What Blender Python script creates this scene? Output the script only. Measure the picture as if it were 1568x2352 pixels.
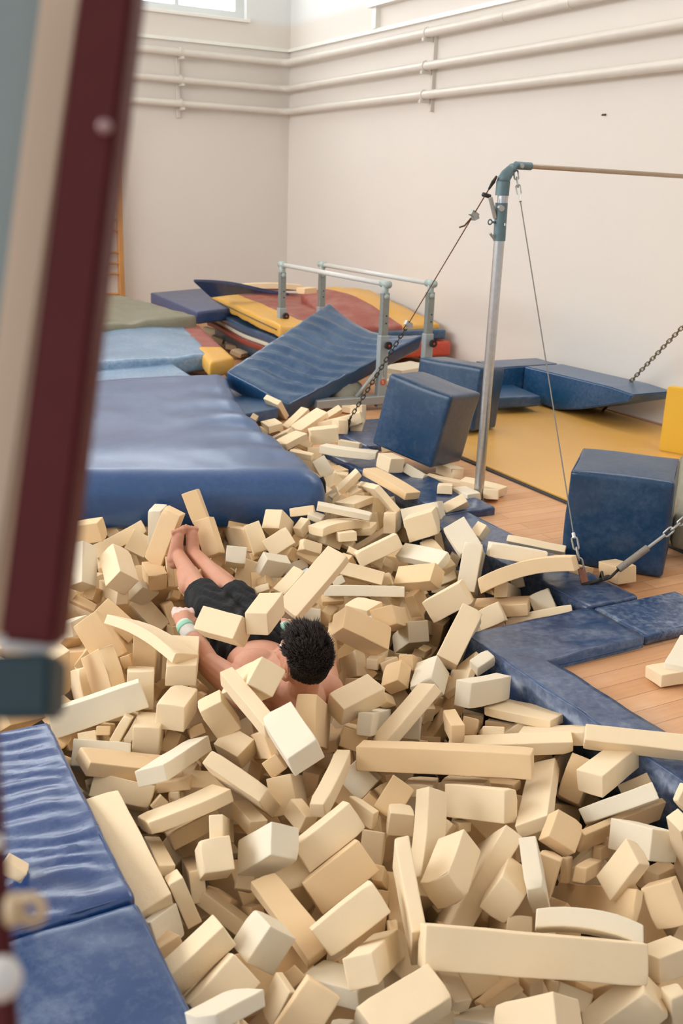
import bpy, bmesh, math, random
import numpy as np
from mathutils import Vector, Matrix, Quaternion, noise
for o in list(bpy.data.objects): bpy.data.objects.remove(o)
S=bpy.context.scene; COL=S.collection; V=Vector
# ---------------------------------------------------------------- camera
F=2287.0; CX,CY=784.,1176.; CAM_H=1.75
RW=np.array([[0.88043601,-0.11680167,0.45955392],[-0.4729249,-0.28636032,0.83327055],[0.03427061,-0.95097589,-0.30736035]])
cd=bpy.data.cameras.new('camera'); cam=bpy.data.objects.new('camera',cd); COL.objects.link(cam)
cd.sensor_fit='VERTICAL'; cd.sensor_height=36; cd.sensor_width=24; cd.lens=36*F/2352
m=Matrix.Identity(4)
for i in range(3):
    m[i][0]=RW[i][0]; m[i][1]=-RW[i][1]; m[i][2]=-RW[i][2]
m[2][3]=CAM_H; cam.matrix_world=m
cd.dof.use_dof=True; cd.dof.focus_distance=3.9; cd.dof.aperture_fstop=4.5; cd.clip_start=.02
S.camera=cam
# ---------------------------------------------------------------- world, lights, exposure
w=bpy.data.worlds.new('world'); S.world=w; w.use_nodes=True
bg=w.node_tree.nodes['Background']; bg.inputs[0].default_value=(.93,.96,1,1); bg.inputs[1].default_value=.74
S.view_settings.view_transform='Standard'; S.view_settings.look='None'; S.view_settings.exposure=.0; S.view_settings.gamma=1
def area(name,loc,target,sx,sy,power,color):
    l=bpy.data.lights.new(name,'AREA'); l.shape='RECTANGLE'; l.size=sx; l.size_y=sy; l.energy=power; l.color=color
    o=bpy.data.objects.new(name,l); COL.objects.link(o); o.location=loc
    o.rotation_euler=(V(target)-V(loc)).to_track_quat('-Z','Y').to_euler(); return o
area('daylight_left_windows',(-5.5,6.6,3.9),(0,6.6,2.1),11.5,2.4,670,(.94,.97,1))
area('daylight_back_windows',(2.3,13.22,4.75),(2.3,5,3.9),7.4,2.1,310,(.95,.98,1))
area('daylight_right_windows',(5.9,4.2,5.3),(3,4.2,0),7,1.2,150,(1,.98,.95))
# points on known planes of the room (pixel -> ray)
def ray(x,y):
    d=np.array([(x-CX)/F,(y-CY)/F,1.0]); return V(RW@d)
O=V((0,0,CAM_H))
def pt(x,y,d): return O+ray(x,y)*d
def atz(x,y,z=0): r=ray(x,y); return O+r*((z-CAM_H)/r.z)
def atX(x,y,X): r=ray(x,y); return O+r*(X/r.x)
def atY(x,y,Y): r=ray(x,y); return O+r*(Y/r.y)
# ---------------------------------------------------------------- helpers
def tag(o,label=None,cat=None,group=None,kind=None):
    if label: o['label']=label
    if cat: o['category']=cat
    if group: o['group']=group
    if kind: o['kind']=kind
    return o
def link(name,me,mat=None,parent=None,smooth=True):
    o=bpy.data.objects.new(name,me); COL.objects.link(o)
    if mat is not None:
        for mm in (mat if isinstance(mat,(list,tuple)) else [mat]): me.materials.append(mm)
    if parent: o.parent=parent; o.matrix_parent_inverse=parent.matrix_world.inverted() if parent.type!='EMPTY' else Matrix.Translation(-parent.location)
    if smooth: me.polygons.foreach_set('use_smooth',[True]*len(me.polygons))
    return o
def root(name,loc,label,cat,group=None):
    o=bpy.data.objects.new(name,None); COL.objects.link(o); o.location=loc; o.empty_display_size=.05
    return tag(o,label,cat,group)
def from_bm(name,bm,mat,parent=None,smooth=True):
    me=bpy.data.meshes.new(name); bm.to_mesh(me); bm.free(); return link(name,me,mat,parent,smooth)
def bx(bm,c,s,M=None,mi=0):
    r=bmesh.ops.create_cube(bm,size=1)
    T=Matrix.Translation(V(c))@(M.to_4x4() if M else Matrix.Identity(4))@Matrix.Diagonal((s[0],s[1],s[2],1))
    bmesh.ops.transform(bm,matrix=T,verts=r['verts']); 
    for f in {f for v in r['verts'] for f in v.link_faces}: f.material_index=mi
    return r['verts']
def box(name,lo,hi,mat,parent=None,bevel=0,kind=None):
    bm=bmesh.new(); lo=V(lo);hi=V(hi); bx(bm,(lo+hi)/2,hi-lo)
    if bevel: bmesh.ops.bevel(bm,geom=bm.edges[:],offset=bevel,segments=3,profile=.5,affect='EDGES')
    o=from_bm(name,bm,mat,parent,smooth=False)
    if kind: o['kind']=kind
    return o
def tube(bm,pts,r,n=10,close=False,taper=None,flat=None):
    pts=[V(p) for p in pts]; rings=[]; N=len(pts); prev=None
    for i,p in enumerate(pts):
        if close: t=(pts[(i+1)%N]-pts[i-1]).normalized()
        else: t=(pts[min(i+1,N-1)]-pts[max(i-1,0)]).normalized()
        a=prev-t*prev.dot(t) if prev is not None and (prev-t*prev.dot(t)).length>1e-4 else t.orthogonal()
        a.normalize(); prev=a; b=t.cross(a); rr=(taper[i] if taper else r)
        rings.append([bm.verts.new(p+(a*math.cos(2*math.pi*k/n)+b*math.sin(2*math.pi*k/n))*rr) for k in range(n)])
    R=range(N if close else N-1)
    for i in R:
        A=rings[i];B=rings[(i+1)%N]
        if close and i==N-1:
            d=min(range(n),key=lambda k:(A[0].co-B[k].co).length); B=B[d:]+B[:d]
        for k in range(n):
            try: bm.faces.new((A[k],A[(k+1)%n],B[(k+1)%n],B[k]))
            except ValueError: pass
    if not close:
        bm.faces.new(rings[0][::-1]); bm.faces.new(rings[-1])
def rod(name,p,q,r,mat,parent=None,n=16,r2=None):
    bm=bmesh.new(); tube(bm,[p,q],r,n,taper=[r,r2 or r]); o=from_bm(name,bm,mat,parent)
    bpy_smooth(o); return o
def bpy_smooth(o,ang=40):
    me=o.data; bm=bmesh.new(); bm.from_mesh(me)
    for e in bm.edges: e.smooth=(len(e.link_faces)==2 and e.calc_face_angle(0)<math.radians(ang))
    bm.to_mesh(me); bm.free()
def axis_pts(L,r,seg):
    n=max(1,int(round((L-2*r)/seg))); h=L/2
    inner=list(np.linspace(-h+r,h-r,n+1)); k=1.9*r
    return np.array([-h,-h+.35*r,inner[0]]+([-h+k] if .9*r<.7*(L-2*r)/n else [])+inner[1:-1]+([h-k] if .9*r<.7*(L-2*r)/n else [])+[inner[-1],h-.35*r,h])
def roundbox(L,r,seg):
    r=min(r,min(L)*.45); ax=[axis_pts(L[i],r,seg if not hasattr(seg,'__len__') else seg[i]) for i in range(3)]
    n=[len(a) for a in ax]; idx={}; P=[]; Fc=[]
    def g(i,j,k):
        t=(i,j,k)
        if t not in idx: idx[t]=len(P); P.append((ax[0][i],ax[1][j],ax[2][k]))
        return idx[t]
    for k,flip in ((0,1),(n[2]-1,0)):
        for i in range(n[0]-1):
            for j in range(n[1]-1):
                f=[g(i,j,k),g(i+1,j,k),g(i+1,j+1,k),g(i,j+1,k)]; Fc.append(f[::-1] if flip else f)
    for j,flip in ((0,0),(n[1]-1,1)):
        for i in range(n[0]-1):
            for k in range(n[2]-1):
                f=[g(i,j,k),g(i+1,j,k),g(i+1,j,k+1),g(i,j,k+1)]; Fc.append(f[::-1] if flip else f)
    for i,flip in ((0,1),(n[0]-1,0)):
        for j in range(n[1]-1):
            for k in range(n[2]-1):
                f=[g(i,j,k),g(i,j+1,k),g(i,j+1,k+1),g(i,j,k+1)]; Fc.append(f[::-1] if flip else f)
    P=np.array(P); h=np.array(L)/2-r; q=np.clip(P,-h,h); d=P-q; ln=np.linalg.norm(d,axis=1); ln[ln==0]=1
    return q+d/ln[:,None]*r, Fc, P
def mesh(name,verts,faces):
    me=bpy.data.meshes.new(name); me.from_pydata([tuple(v) for v in verts],[],faces); me.validate(); me.update(); return me
def quadmat(name,c4,t,mat,parent=None,r=.03,seg=.06,h=None,dirn=None,smooth=True,sidefn=None):
    BL,BR,FR,FL=[V(c) for c in c4]; lu=((BR-BL).length+(FR-FL).length)/2; lv=((FL-BL).length+(FR-BR).length)/2
    P,Fc,_=roundbox((lu,lv,t),r,(seg,seg,max(t/3,.02)))
    up=V(dirn) if dirn else V((0,0,1)); out=[]
    for x,y,z in P:
        u=x/lu+.5; v=y/lv+.5
        b=BL*(1-u)*(1-v)+BR*u*(1-v)+FR*u*v+FL*(1-u)*v
        p=b+up*(z-t/2)
        if h: 
            hv=h(u,v,(z+t/2)/t); p=p+(up*hv if not isinstance(hv,Vector) else hv)
        out.append(p)
    me=mesh(name,out,Fc); bm=bmesh.new(); bm.from_mesh(me); bmesh.ops.recalc_face_normals(bm,faces=bm.faces[:]); bm.to_mesh(me); bm.free()
    return link(name,me,mat,parent,smooth)
def seam(name,pts,r,mat,parent):
    bm=bmesh.new(); tube(bm,pts,r,6); return from_bm(name,bm,mat,parent)
def qsurf(c4,u,v,dz=0):
    BL,BR,FR,FL=[V(c) for c in c4]; return BL*(1-u)*(1-v)+BR*u*(1-v)+FR*u*v+FL*(1-u)*v+V((0,0,dz))
def fbm(x,y,z=0,o=3): return noise.fractal(V((x,y,z)),.8,2.1,o)
def chain(bm,p,q,L=.034,w=.0035,wid=.011,sag=0):
    p=V(p);q=V(q); n=max(2,int((q-p).length/(L*.78))); t=(q-p).normalized(); a=t.orthogonal().normalized(); b=t.cross(a)
    for i in range(n):
        s=(i+.5)/n; c=p.lerp(q,s)-V((0,0,4*sag*s*(1-s))); side=a if i%2 else b
        P=[]
        for k in range(12):
            th=2*math.pi*k/12; P.append(c+t*(math.cos(th)*wid*.9+(L/2-wid*.9)*(1 if math.cos(th)>0 else -1))+side*math.sin(th)*wid)
        tube(bm,P,w,6,close=True)
# ---------------------------------------------------------------- materials
def lin(c): return tuple(((v/255)/12.92 if v/255<=.04045 else ((v/255+.055)/1.055)**2.4) for v in c)+(1,)
class NT:
    def __init__(s,name):
        s.m=bpy.data.materials.new(name); s.m.use_nodes=True; s.t=s.m.node_tree; s.p=s.t.nodes['Principled BSDF']
    def n(s,ty,**k):
        x=s.t.nodes.new(ty)
        for a,b in k.items():
            if a in x.inputs: x.inputs[a].default_value=b
            else: setattr(x,a,b)
        return x
    def l(s,a,b): s.t.links.new(a,b)
    def coord(s,kind='Object',scale=(1,1,1)):
        tc=s.n('ShaderNodeTexCoord'); mp=s.n('ShaderNodeMapping'); mp.inputs['Scale'].default_value=scale; s.l(tc.outputs[kind],mp.inputs[0]); return mp.outputs[0]
    def noise(s,vec,scale,detail=4,rough=.55):
        x=s.n('ShaderNodeTexNoise',Scale=scale,Detail=detail,Roughness=rough); s.l(vec,x.inputs['Vector']); return x.outputs['Fac']
    def ramp(s,fac,stops):
        x=s.n('ShaderNodeValToRGB'); e=x.color_ramp.elements
        while len(e)<len(stops): e.new(.5)
        for i,(p,c) in enumerate(stops): e[i].position=p; e[i].color=c if len(c)==4 else (*c,1)
        s.l(fac,x.inputs[0]); return x.outputs[0]
    def mix(s,f,a,b,mode='MIX'):
        x=s.n('ShaderNodeMix',data_type='RGBA',blend_type=mode)
        for k,v in ((0,f),(6,a),(7,b)):
            if hasattr(v,'links') or hasattr(v,'is_linked'): s.l(v,x.inputs[k])
            else: x.inputs[k].default_value=v
        return x.outputs[2]
    def bump(s,h,strength=.3,dist=.01,prev=None):
        x=s.n('ShaderNodeBump',Strength=strength,Distance=dist); s.l(h,x.inputs['Height'])
        if prev is not None: s.l(prev,x.inputs['Normal'])
        return x.outputs[0]
    def fin(s,color=None,rough=None,normal=None,metal=None):
        for k,v in (('Base Color',color),('Roughness',rough),('Normal',normal),('Metallic',metal)):
            if v is None: continue
            if hasattr(v,'links'): s.l(v,s.p.inputs[k])
            else: s.p.inputs[k].default_value=v
        return s.m
def plain(name,c,rough=.5,metal=0,nscale=0,namp=.08):
    t=NT(name); col=lin(c)
    if nscale:
        f=t.noise(t.coord(),nscale); col2=tuple(v*(1-namp*2) for v in col[:3])+(1,)
        return t.fin(t.mix(f,col2,tuple(min(1,v*(1+namp)) for v in col[:3])+(1,)),rough,None,metal)
    return t.fin(col,rough,None,metal)
def foam(name,c):
    t=NT(name); co=t.coord(); f=t.noise(co,9,3); g=t.noise(co,260,2,.8)
    oi=t.n('ShaderNodeObjectInfo'); a=lin(c); d=tuple(v*k for v,k in zip(a[:3],(.93,.89,.82)))+(1,); l=tuple(min(.93,v*1.05) for v in a[:3])+(1,)
    r=t.mix(oi.outputs['Random'],d,l); r2=t.mix(f,tuple(v*.96 for v in a[:3])+(1,),r)
    t.p.inputs['Specular IOR Level'].default_value=.12; t.p.inputs['Sheen Weight'].default_value=.08
    return t.fin(r2,.95,t.bump(g,.25,.002,t.bump(f,.25,.012)))
def vinyl(name,c,rough=.42,dust=(165,180,205),damt=.35,wr=0,wscale=(1,1,1),dscale=3.0,spec=.5,wdist=.02,coat=.6):
    t=NT(name); co=t.coord(); a=lin(c); f=t.noise(co,dscale,6,.65); g=t.noise(co,35,4,.7); mm=t.n('ShaderNodeMath',operation='MULTIPLY'); t.l(f,mm.inputs[0]); t.l(g,mm.inputs[1])
    fac=t.ramp(mm.outputs[0],[(.2,(0,0,0)),(.55,(damt,)*3)])
    col=t.mix(fac,a,lin(dust)); rr=t.ramp(f,[(.3,(rough*.85,)*3),(.7,(min(1,rough*1.35),)*3)])
    nb=t.bump(t.noise(co,420,2,.5),.08,.001)
    if wr: nb=t.bump(t.noise(t.coord('Object',wscale),1.0,3,.5),wr,wdist,nb)
    t.p.inputs['Specular IOR Level'].default_value=spec; t.p.inputs['Coat Weight'].default_value=coat; t.p.inputs['Coat Roughness'].default_value=.28
    return t.fin(col,rr,nb)
# ================================================================ the room
def wallmat(name,lo,hi):
    t=NT(name); tc=t.n('ShaderNodeNewGeometry'); sx=t.n('ShaderNodeSeparateXYZ'); t.l(tc.outputs['Position'],sx.inputs[0])
    mr=t.n('ShaderNodeMapRange'); mr.inputs['From Min'].default_value=3.72; mr.inputs['From Max'].default_value=3.80; t.l(sx.outputs['Z'],mr.inputs['Value'])
    co=t.coord(); f=t.noise(co,1.3,5,.6); g=t.noise(co,30,4,.6)
    a=t.mix(f,lin(lo),tuple(v*1.05 for v in lin(lo)[:3])+(1,)); c=t.mix(mr.outputs[0],a,lin(hi))
    sp=t.ramp(t.noise(co,7,2,.5),[(.0,(0,0,0)),(.235,(0,0,0)),(.24,(0,0,0))]); 
    return t.fin(c,.75,t.bump(g,.12,.004,t.bump(f,.15,.03)))
WALL=wallmat('wall_paint',(221,214,205),(226,228,226)); WHITE=plain('white_paint',(238,236,228),.45,0,8,.03); PIPE=plain('pipe_paint',(214,207,196),.4,0,6,.04)
def floormat():
    t=NT('laminate_floor'); co=t.coord(); br=t.n('ShaderNodeTexBrick',Scale=1.0); br.offset=.37
    br.inputs['Mortar Size'].default_value=.0012; br.inputs['Brick Width'].default_value=1.15; br.inputs['Row Height'].default_value=.095; br.inputs['Bias'].default_value=0
    br.inputs['Color1'].default_value=lin((222,172,126)); br.inputs['Color2'].default_value=lin((206,152,104)); br.inputs['Mortar'].default_value=lin((120,80,52)); t.l(co,br.inputs['Vector'])
    gr=t.noise(t.coord('Object',(1.2,22,1)),2.2,6,.62); d=t.noise(co,2.3,6,.7)
    c=t.mix(t.ramp(gr,[(.35,(0,0,0)),(.7,(.4,.4,.4))]),br.outputs['Color'],lin((184,124,78)))
    c=t.mix(t.ramp(d,[(.5,(0,0,0)),(.8,(.45,.45,.45))]),c,lin((214,196,178)))
    return t.fin(c,t.ramp(d,[(.3,(.32,)*3),(.8,(.6,)*3)]),t.bump(gr,.06,.002))
FLOOR=floormat(); CONC=plain('pit_concrete',(90,80,66),.95)
def struct(name,*boxes,mat):
    bm=bmesh.new()
    for lo,hi in boxes: lo=V(lo);hi=V(hi); bx(bm,(lo+hi)/2,hi-lo)
    o=from_bm(name,bm,mat,None,False); o['kind']='structure'; return o
struct('floor',((2.28,-3,-.12),(6.12,3,0)),((2.97,3,-.12),(6.12,4.36,0)),((3.12,4.36,-.12),(6.12,12.92,0)),((-6,-3,-.12),(.54,2.92,0)),((.54,-3,-.12),(2.28,.2,0)),((-6,10.4,-.12),(2.97,12.92,0)),((-6,2.92,-.12),(-1.6,10.4,0)),mat=FLOOR)
struct('trim_pit',((-1.6,.1,-1.0),(3.05,10.5,-.92)),((.44,.1,-.92),(.54,2.92,-.12)),((-1.7,2.82,-.92),(.54,2.92,-.12)),((2.28,.1,-.92),(2.38,3.1,-.12)),((2.38,3,-.92),(3.05,3.1,-.12)),((2.97,3,-.92),(3.07,4.36,-.12)),((3.12,4.3,-.92),(3.22,10.4,-.12)),((-1.7,2.9,-.92),(-1.6,10.4,-.12)),((-1.7,10.4,-.92),(3.07,10.5,-.12)),((.44,.1,-.92),(2.38,.2,-.12)),mat=CONC)
WX0,WX1,WZ0,WZ1=1.2,5.48,3.79,5.6
struct('wall_back',((-6,12.9,-.1),(6.3,13.15,WZ0-.04)),((WX1,12.9,WZ0-.04),(6.3,13.15,6)),((-6,12.9,WZ0-.04),(-1.2,13.15,6)),((-1.2,12.9,WZ1),(WX1,13.15,6)),((-1.2,12.9,WZ0-.04),(-.9,13.15,WZ1)),mat=WALL)
struct('wall_right',((6.1,-3,-.1),(6.35,12.9,6)),mat=WALL)
struct('ceiling',((-6,-3,6),(6.35,13.15,6.15)),mat=WHITE)
# window in the back wall
bm=bmesh.new(); W0,W1=-.9,WX1
for lo,hi in (((W0,12.98,WZ0-.045),(W1+.02,13.1,WZ0+.07)),((W0,12.98,WZ1-.07),(W1,13.1,WZ1)),((W1-.09,12.986,WZ0-.03),(W1+.015,13.094,WZ1-.01))): bx(bm,(V(lo)+V(hi))/2,V(hi)-V(lo))
x=W1-.09
while x>W0: bx(bm,(x-.0,13.04,(WZ0+WZ1)/2),(.055,.1,WZ1-WZ0)); x-=.80 
bx(bm,((W0+W1)/2,13.04,WZ0+.85),(W1-W0,.08,.05))
for i in range(5): pass
wf=from_bm('window_1',bm,plain('window_frame_paint',(214,218,216),.4),None,False); wf['kind']='structure'
tg=NT('window_glass'); tg.p.inputs['Transmission Weight'].default_value=1; tg.p.inputs['Roughness'].default_value=.02; tg.p.inputs['IOR'].default_value=1.02
GL=tg.fin(lin((250,252,252)))
g=box('pane',(W0,13.05,WZ0),(W1,13.056,WZ1),GL,wf)
sill=box('trim_1',(-.9,12.86,WZ0-.06),(5.52,12.99,WZ0-.02),WHITE,None,.006,'structure')
struct('trim_2',((-6,12.865,3.435),(6.1,12.9,3.475)),((6.06,-3,3.435),(6.1,12.9,3.475)),mat=WHITE)
struct('trim_3',((6.0,3.0,3.69),(6.1,10.72,3.82)),((6.04,10.58,3.475),(6.1,10.66,3.69)),((6.04,6.4,3.475),(6.1,6.48,3.69)),mat=WHITE)
box('baseboard_right',(6.07,-3,0),(6.1,12.9,.035),plain('baseboard_wood',(170,130,105),.5),None,.004,'structure')
box('baseboard_back',(-6,12.87,0),(6.1,12.9,.035),bpy.data.materials['baseboard_wood'],None,.004,'structure')
# heating pipes
for zz,nm,rr in ((3.30,'upper',.047),(2.99,'middle',.043),(2.715,'lower',.043)):
    t=root('heating_pipe',(6.0,12.8,zz),{'upper':'thick cream painted heating pipe, topmost of the three along the walls','middle':'cream painted heating pipe, middle one of the three along the walls','lower':'cream painted heating pipe, lowest of the three along the walls'}[nm],'pipe','painted heating pipes along the walls')
    bm=bmesh.new(); P=[(-6,12.78,zz),(-1,12.78,zz),(5.86,12.78,zz-.01),(5.94,12.76,zz-.01),(5.98,12.70,zz-.01),(5.985,12.6,zz-.01),(5.985,9.45,zz),(5.985,6.2,zz+.01),(5.985,-3,zz)]
    tube(bm,P,rr,20); from_bm('pipe',bm,PIPE,t)
    for p,q in (((5.985,9.40,zz),(5.985,9.43,zz)),((4.56,12.78,zz),(4.53,12.78,zz))):
        bm=bmesh.new(); tube(bm,[p,q],rr+.008,20); bx(bm,V(p)-V((0,0,rr+.02)),(.12,.03,.03) if p[0]>5 else (.03,.16,.03)); from_bm('clamp',bm,PIPE,t,False)
    if nm=='upper':
        for yy in (8.1,7.2,6.5,5.8):
            bm=bmesh.new(); tube(bm,[(5.985,yy,zz),(5.985,yy+.012,zz)],rr+.004,20); from_bm('weld_ring',bm,PIPE,t,False)
for nm,lo,hi,lb in (('r',(6.055,9.38,2.56),(6.1,9.42,3.28),'painted steel pipe bracket strip on the right wall'),('b',(4.525,12.855,2.55),(4.565,12.9,3.3),'painted steel pipe bracket strip on the far wall')):
    tag(box('pipe_bracket',lo,hi,PIPE,None,.004),lb,'bracket','pipe bracket strips')
tag(box('wall_plaque',(3.66,12.88,2.62),(3.76,12.9,2.69),plain('dark_plaque',(120,105,90),.5),None,.003),'tiny dark plaque on the far wall above the climbing ladder','plaque')
bm=bmesh.new(); tube(bm,[(6.1,6.78,2.42),(6.06,6.78,2.415)],.008,8); tag(from_bm('nail',bm,plain('rust',(90,75,60),.7)),'small rusty nail stuck in the bare right wall','nail')
# wall bars
WOOD=plain('bar_wood',(196,140,78),.45,0,5,.12)
t=root('wall_bars',(3.2,12.78,0),'light wooden wall bars standing against the far wall','wall bars')
for xx in (3.72,2.72): 
    o=box('stile',(xx-.03,12.74,0),(xx+.03,12.86,2.55),WOOD,t,.008)
for y in (340,377,404,429,478,505,530,580,605,629,675,700,725):
    z=atY(280,y,12.78).z
    o=rod('rung',(2.74,12.78,z),(3.70,12.78,z),.017,WOOD,t)
# ================================================================ yellow floor mat, panel, wedges
YEL=vinyl('yellow_vinyl',(220,168,82),.5,(226,206,170),.2,.15,(3,3,3),2.0,.35); GREYRUB=plain('dark_edge',(60,62,64),.7)
t=root('floor_mat',(5,4,0),'flat yellow ochre floor mat with a dark edge along the right wall','floor mat')
box('top_sheet',(3.965,1.2,.012),(6.06,6.72,.026),YEL,t,.004); box('edge_strip',(3.945,1.2,0),(6.065,6.74,.012),GREYRUB,t)
BLUE=vinyl('blue_vinyl',(10,68,108),.36,(150,170,205),.35,.25,(4,4,4),2.5); NAVY=vinyl('navy_vinyl',(0,52,86),.34,(140,158,185),.2,.15,(5,5,5),4,.45,.02,.3)
P0=V((5.62,5.16,0.026))
p1=atz(1522,1030,.026); p2=p1+V((.42,-.95,0)); 
bm=bmesh.new(); d=(p2-p1).normalized(); nn=V((-d.y,d.x,0))*-.09
vs=[bm.verts.new(v) for v in (p1,p2,p2+nn,p1+nn)]; f=bm.faces.new(vs); ex=bmesh.ops.extrude_face_region(bm,geom=[f]); bmesh.ops.translate(bm,vec=(0,0,.47),verts=[v for v in ex['geom'] if isinstance(v,bmesh.types.BMVert)])
bmesh.ops.recalc_face_normals(bm,faces=bm.faces[:]); bmesh.ops.bevel(bm,geom=bm.edges[:],offset=.008,segments=2,affect='EDGES')
tag(from_bm('padded_panel',bm,vinyl('bright_yellow',(226,178,48),.5,(230,210,150),.1,.2,(6,6,6),coat=0),None,False),'bright yellow padded panel standing upright at the right edge','panel')
def prism(name,prof,x0,x1,mat,parent=None,bev=.012,axis='X'):
    bm=bmesh.new(); a=[bm.verts.new((x0,y,z)) for y,z in prof]; f=bm.faces.new(a); ex=bmesh.ops.extrude_face_region(bm,geom=[f]); bmesh.ops.translate(bm,vec=(x1-x0,0,0),verts=[v for v in ex['geom'] if isinstance(v,bmesh.types.BMVert)])
    bmesh.ops.recalc_face_normals(bm,faces=bm.faces[:]); bmesh.ops.bevel(bm,geom=bm.edges[:],offset=bev,segments=3,affect='EDGES'); return from_bm(name,bm,mat,parent,False)
GREYM=plain('grey_painted_steel',(165,168,164),.4,.2,6,.06)
t=root('wedge_mat',(5.8,6.3,.03),'blue wedge mat with its thin tip raised off the yellow mat by the wall','wedge mat')
prism('wedge_body',[(6.92,.33),(6.92,.06),(6.45,.035),(6.15,.10),(5.62,.265),(5.58,.33),(5.85,.345)],5.6,6.03,BLUE,t)
t=root('wedge_mat',(5.6,7.2,.03),'short blue wedge mat pushed against the raised wedge near the wall','wedge mat')
prism('wedge_body',[(7.25,.335),(7.25,.06),(6.93,.06),(6.93,.33)],5.3,6.0,BLUE,t)
t=root('pad',(5.3,6.6,0),'low blue slab pad on the grey steel beam beside the wedge mats','pad')
quadmat('pad_body',[atz(1130,882,.17),atz(1168,879,.17),atz(1242,909,.17),atz(1130,914,.17)],.09,BLUE,t,.015,.05)
t=root('steel_beam',(5.5,6.72,.026),'pale grey steel base beam lying on the yellow mat','beam')
box('beam_body',(4.95,6.66,.026),(5.92,6.78,.092),GREYM,t,.006); rod('bolt_hole',(5.74,6.655,.06),(5.74,6.665,.06),.008,GREYRUB,t)
OLIVE=vinyl('olive_canvas',(135,132,112),.75,(170,165,150),.3,.4,(8,8,8),2,.2)
t=root('crash_mat',(4.6,3.9,.03),'grey olive crash mat behind the blue cube at the right edge','crash mat')
q0=atz(1560,1040,.24); q3=atz(1546,1180,.24); q=[q0,q0+V((1.0,-.85,0)),q3+V((1.0,-.85,0)),q3]
quadmat('mat_body',q,.2,OLIVE,t,.05,.06,lambda u,v,w:fbm(u*3,v*3)*.02)
# ================================================================ cubes
def obox(name,c,A,L,mat,parent,r=.02):
    P,Fc,_=roundbox(L,r,.05); M=np.array(A); M=M if np.linalg.det(M)>0 else M*np.array([[1],[1],[-1]])
    Lh=np.array(L)/2
    Q=[]
    for p in P:
        b=1+.0*p[0]; n=V(p*3); k=.006*noise.noise(n*1.3+V(c)*3)
        d=p/Lh; bul=.008*np.array([(1-d[1]**2)*(1-d[2]**2)*d[0],(1-d[0]**2)*(1-d[2]**2)*d[1],(1-d[0]**2)*(1-d[1]**2)*d[2]])
        Q.append(np.array(c)+(p+bul+k*d)@M)
    return link(name,mesh(name,Q,Fc),mat,parent)
def cube_thing(c,A,L,label):
    t=root('foam_cube',(c[0],c[1],0),label,'foam cube','blue vinyl foam cubes'); o=obox('cover',c,A,L,NAVY,t)
    M=np.array(A); Lh=np.array(L)/2-.008; E=[]
    bm=bmesh.new()
    for s in ((-1,-1,-1),(1,-1,-1),(1,-1,1),(-1,-1,1)): E.append(V(np.array(c)+(np.array(s)*Lh*1.0)@M))
    tube(bm,E,.004,6,close=True); 
    from_bm('piping',bm,NAVY,t)
    return t
cube_thing([3.556,5.347,.348],[[-.447,.874,.188],[-.169,.124,-.978],[.878,.469,-.092]],[.464,.481,.423],'dark blue vinyl foam cube tilted on one edge, left of the steel upright')
cube_thing([4.434,6.249,.292],[[-.427,.904,.024],[-.097,-.019,-.995],[.899,.427,-.095]],[.548,.477,.373],'dark blue vinyl foam block standing half hidden behind the tilted cube')
cube_thing([3.555,3.526,.259],[[-.654,.756,-.005],[.044,.031,-.999],[.755,.654,.054]],[.49,.493,.423],'dark blue vinyl foam cube with a pale top standing on the wooden floor at right')
# ================================================================ border pads round the pit
PAD=vinyl('pad_vinyl',(22,56,98),.3,(150,165,185),.6,.5,(5,9,5),3.2,.5,.03)
PADL=vinyl('pad_vinyl_creased',(14,60,118),.26,(150,165,190),.3,.25,(3,12,4),3.0,.6,.03)
SEAM=plain('piping_blue',(58,88,132),.4)
def pad(label,lo,hi,zt,t,mat,seg=.04,amp=.004,side=None,group='blue border pads round the foam pit',wfn=None,piping=True):
    rt=root('border_pad',((lo[0]+hi[0])/2,(lo[1]+hi[1])/2,0),label,'pad',group)
    c4=[(lo[0],hi[1],zt),(hi[0],hi[1],zt),(hi[0],lo[1],zt),(lo[0],lo[1],zt)]
    f=lambda u,v,w:((fbm(lo[0]*3+u*(hi[0]-lo[0])*7,lo[1]*3+v*(hi[1]-lo[1])*7)*amp+(wfn(u,v) if wfn else 0))*w)
    quadmat('pad_cover',c4,t,mat,rt,.018,seg,f)
    if piping:
        e=.012
        P=[(lo[0]+e,hi[1]-e,zt-.004),(hi[0]-e,hi[1]-e,zt-.004),(hi[0]-e,lo[1]+e,zt-.004),(lo[0]+e,lo[1]+e,zt-.004)]
        bm=bmesh.new(); tube(bm,P,.0032,6,close=True); from_bm('piping',bm,SEAM,rt)
    return rt
rt=root('border_pad',(2.33,2.8,0),'L-shaped blue border pad with chalky scuffs at the bare floor corner of the pit','pad','blue border pads round the foam pit')
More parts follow.
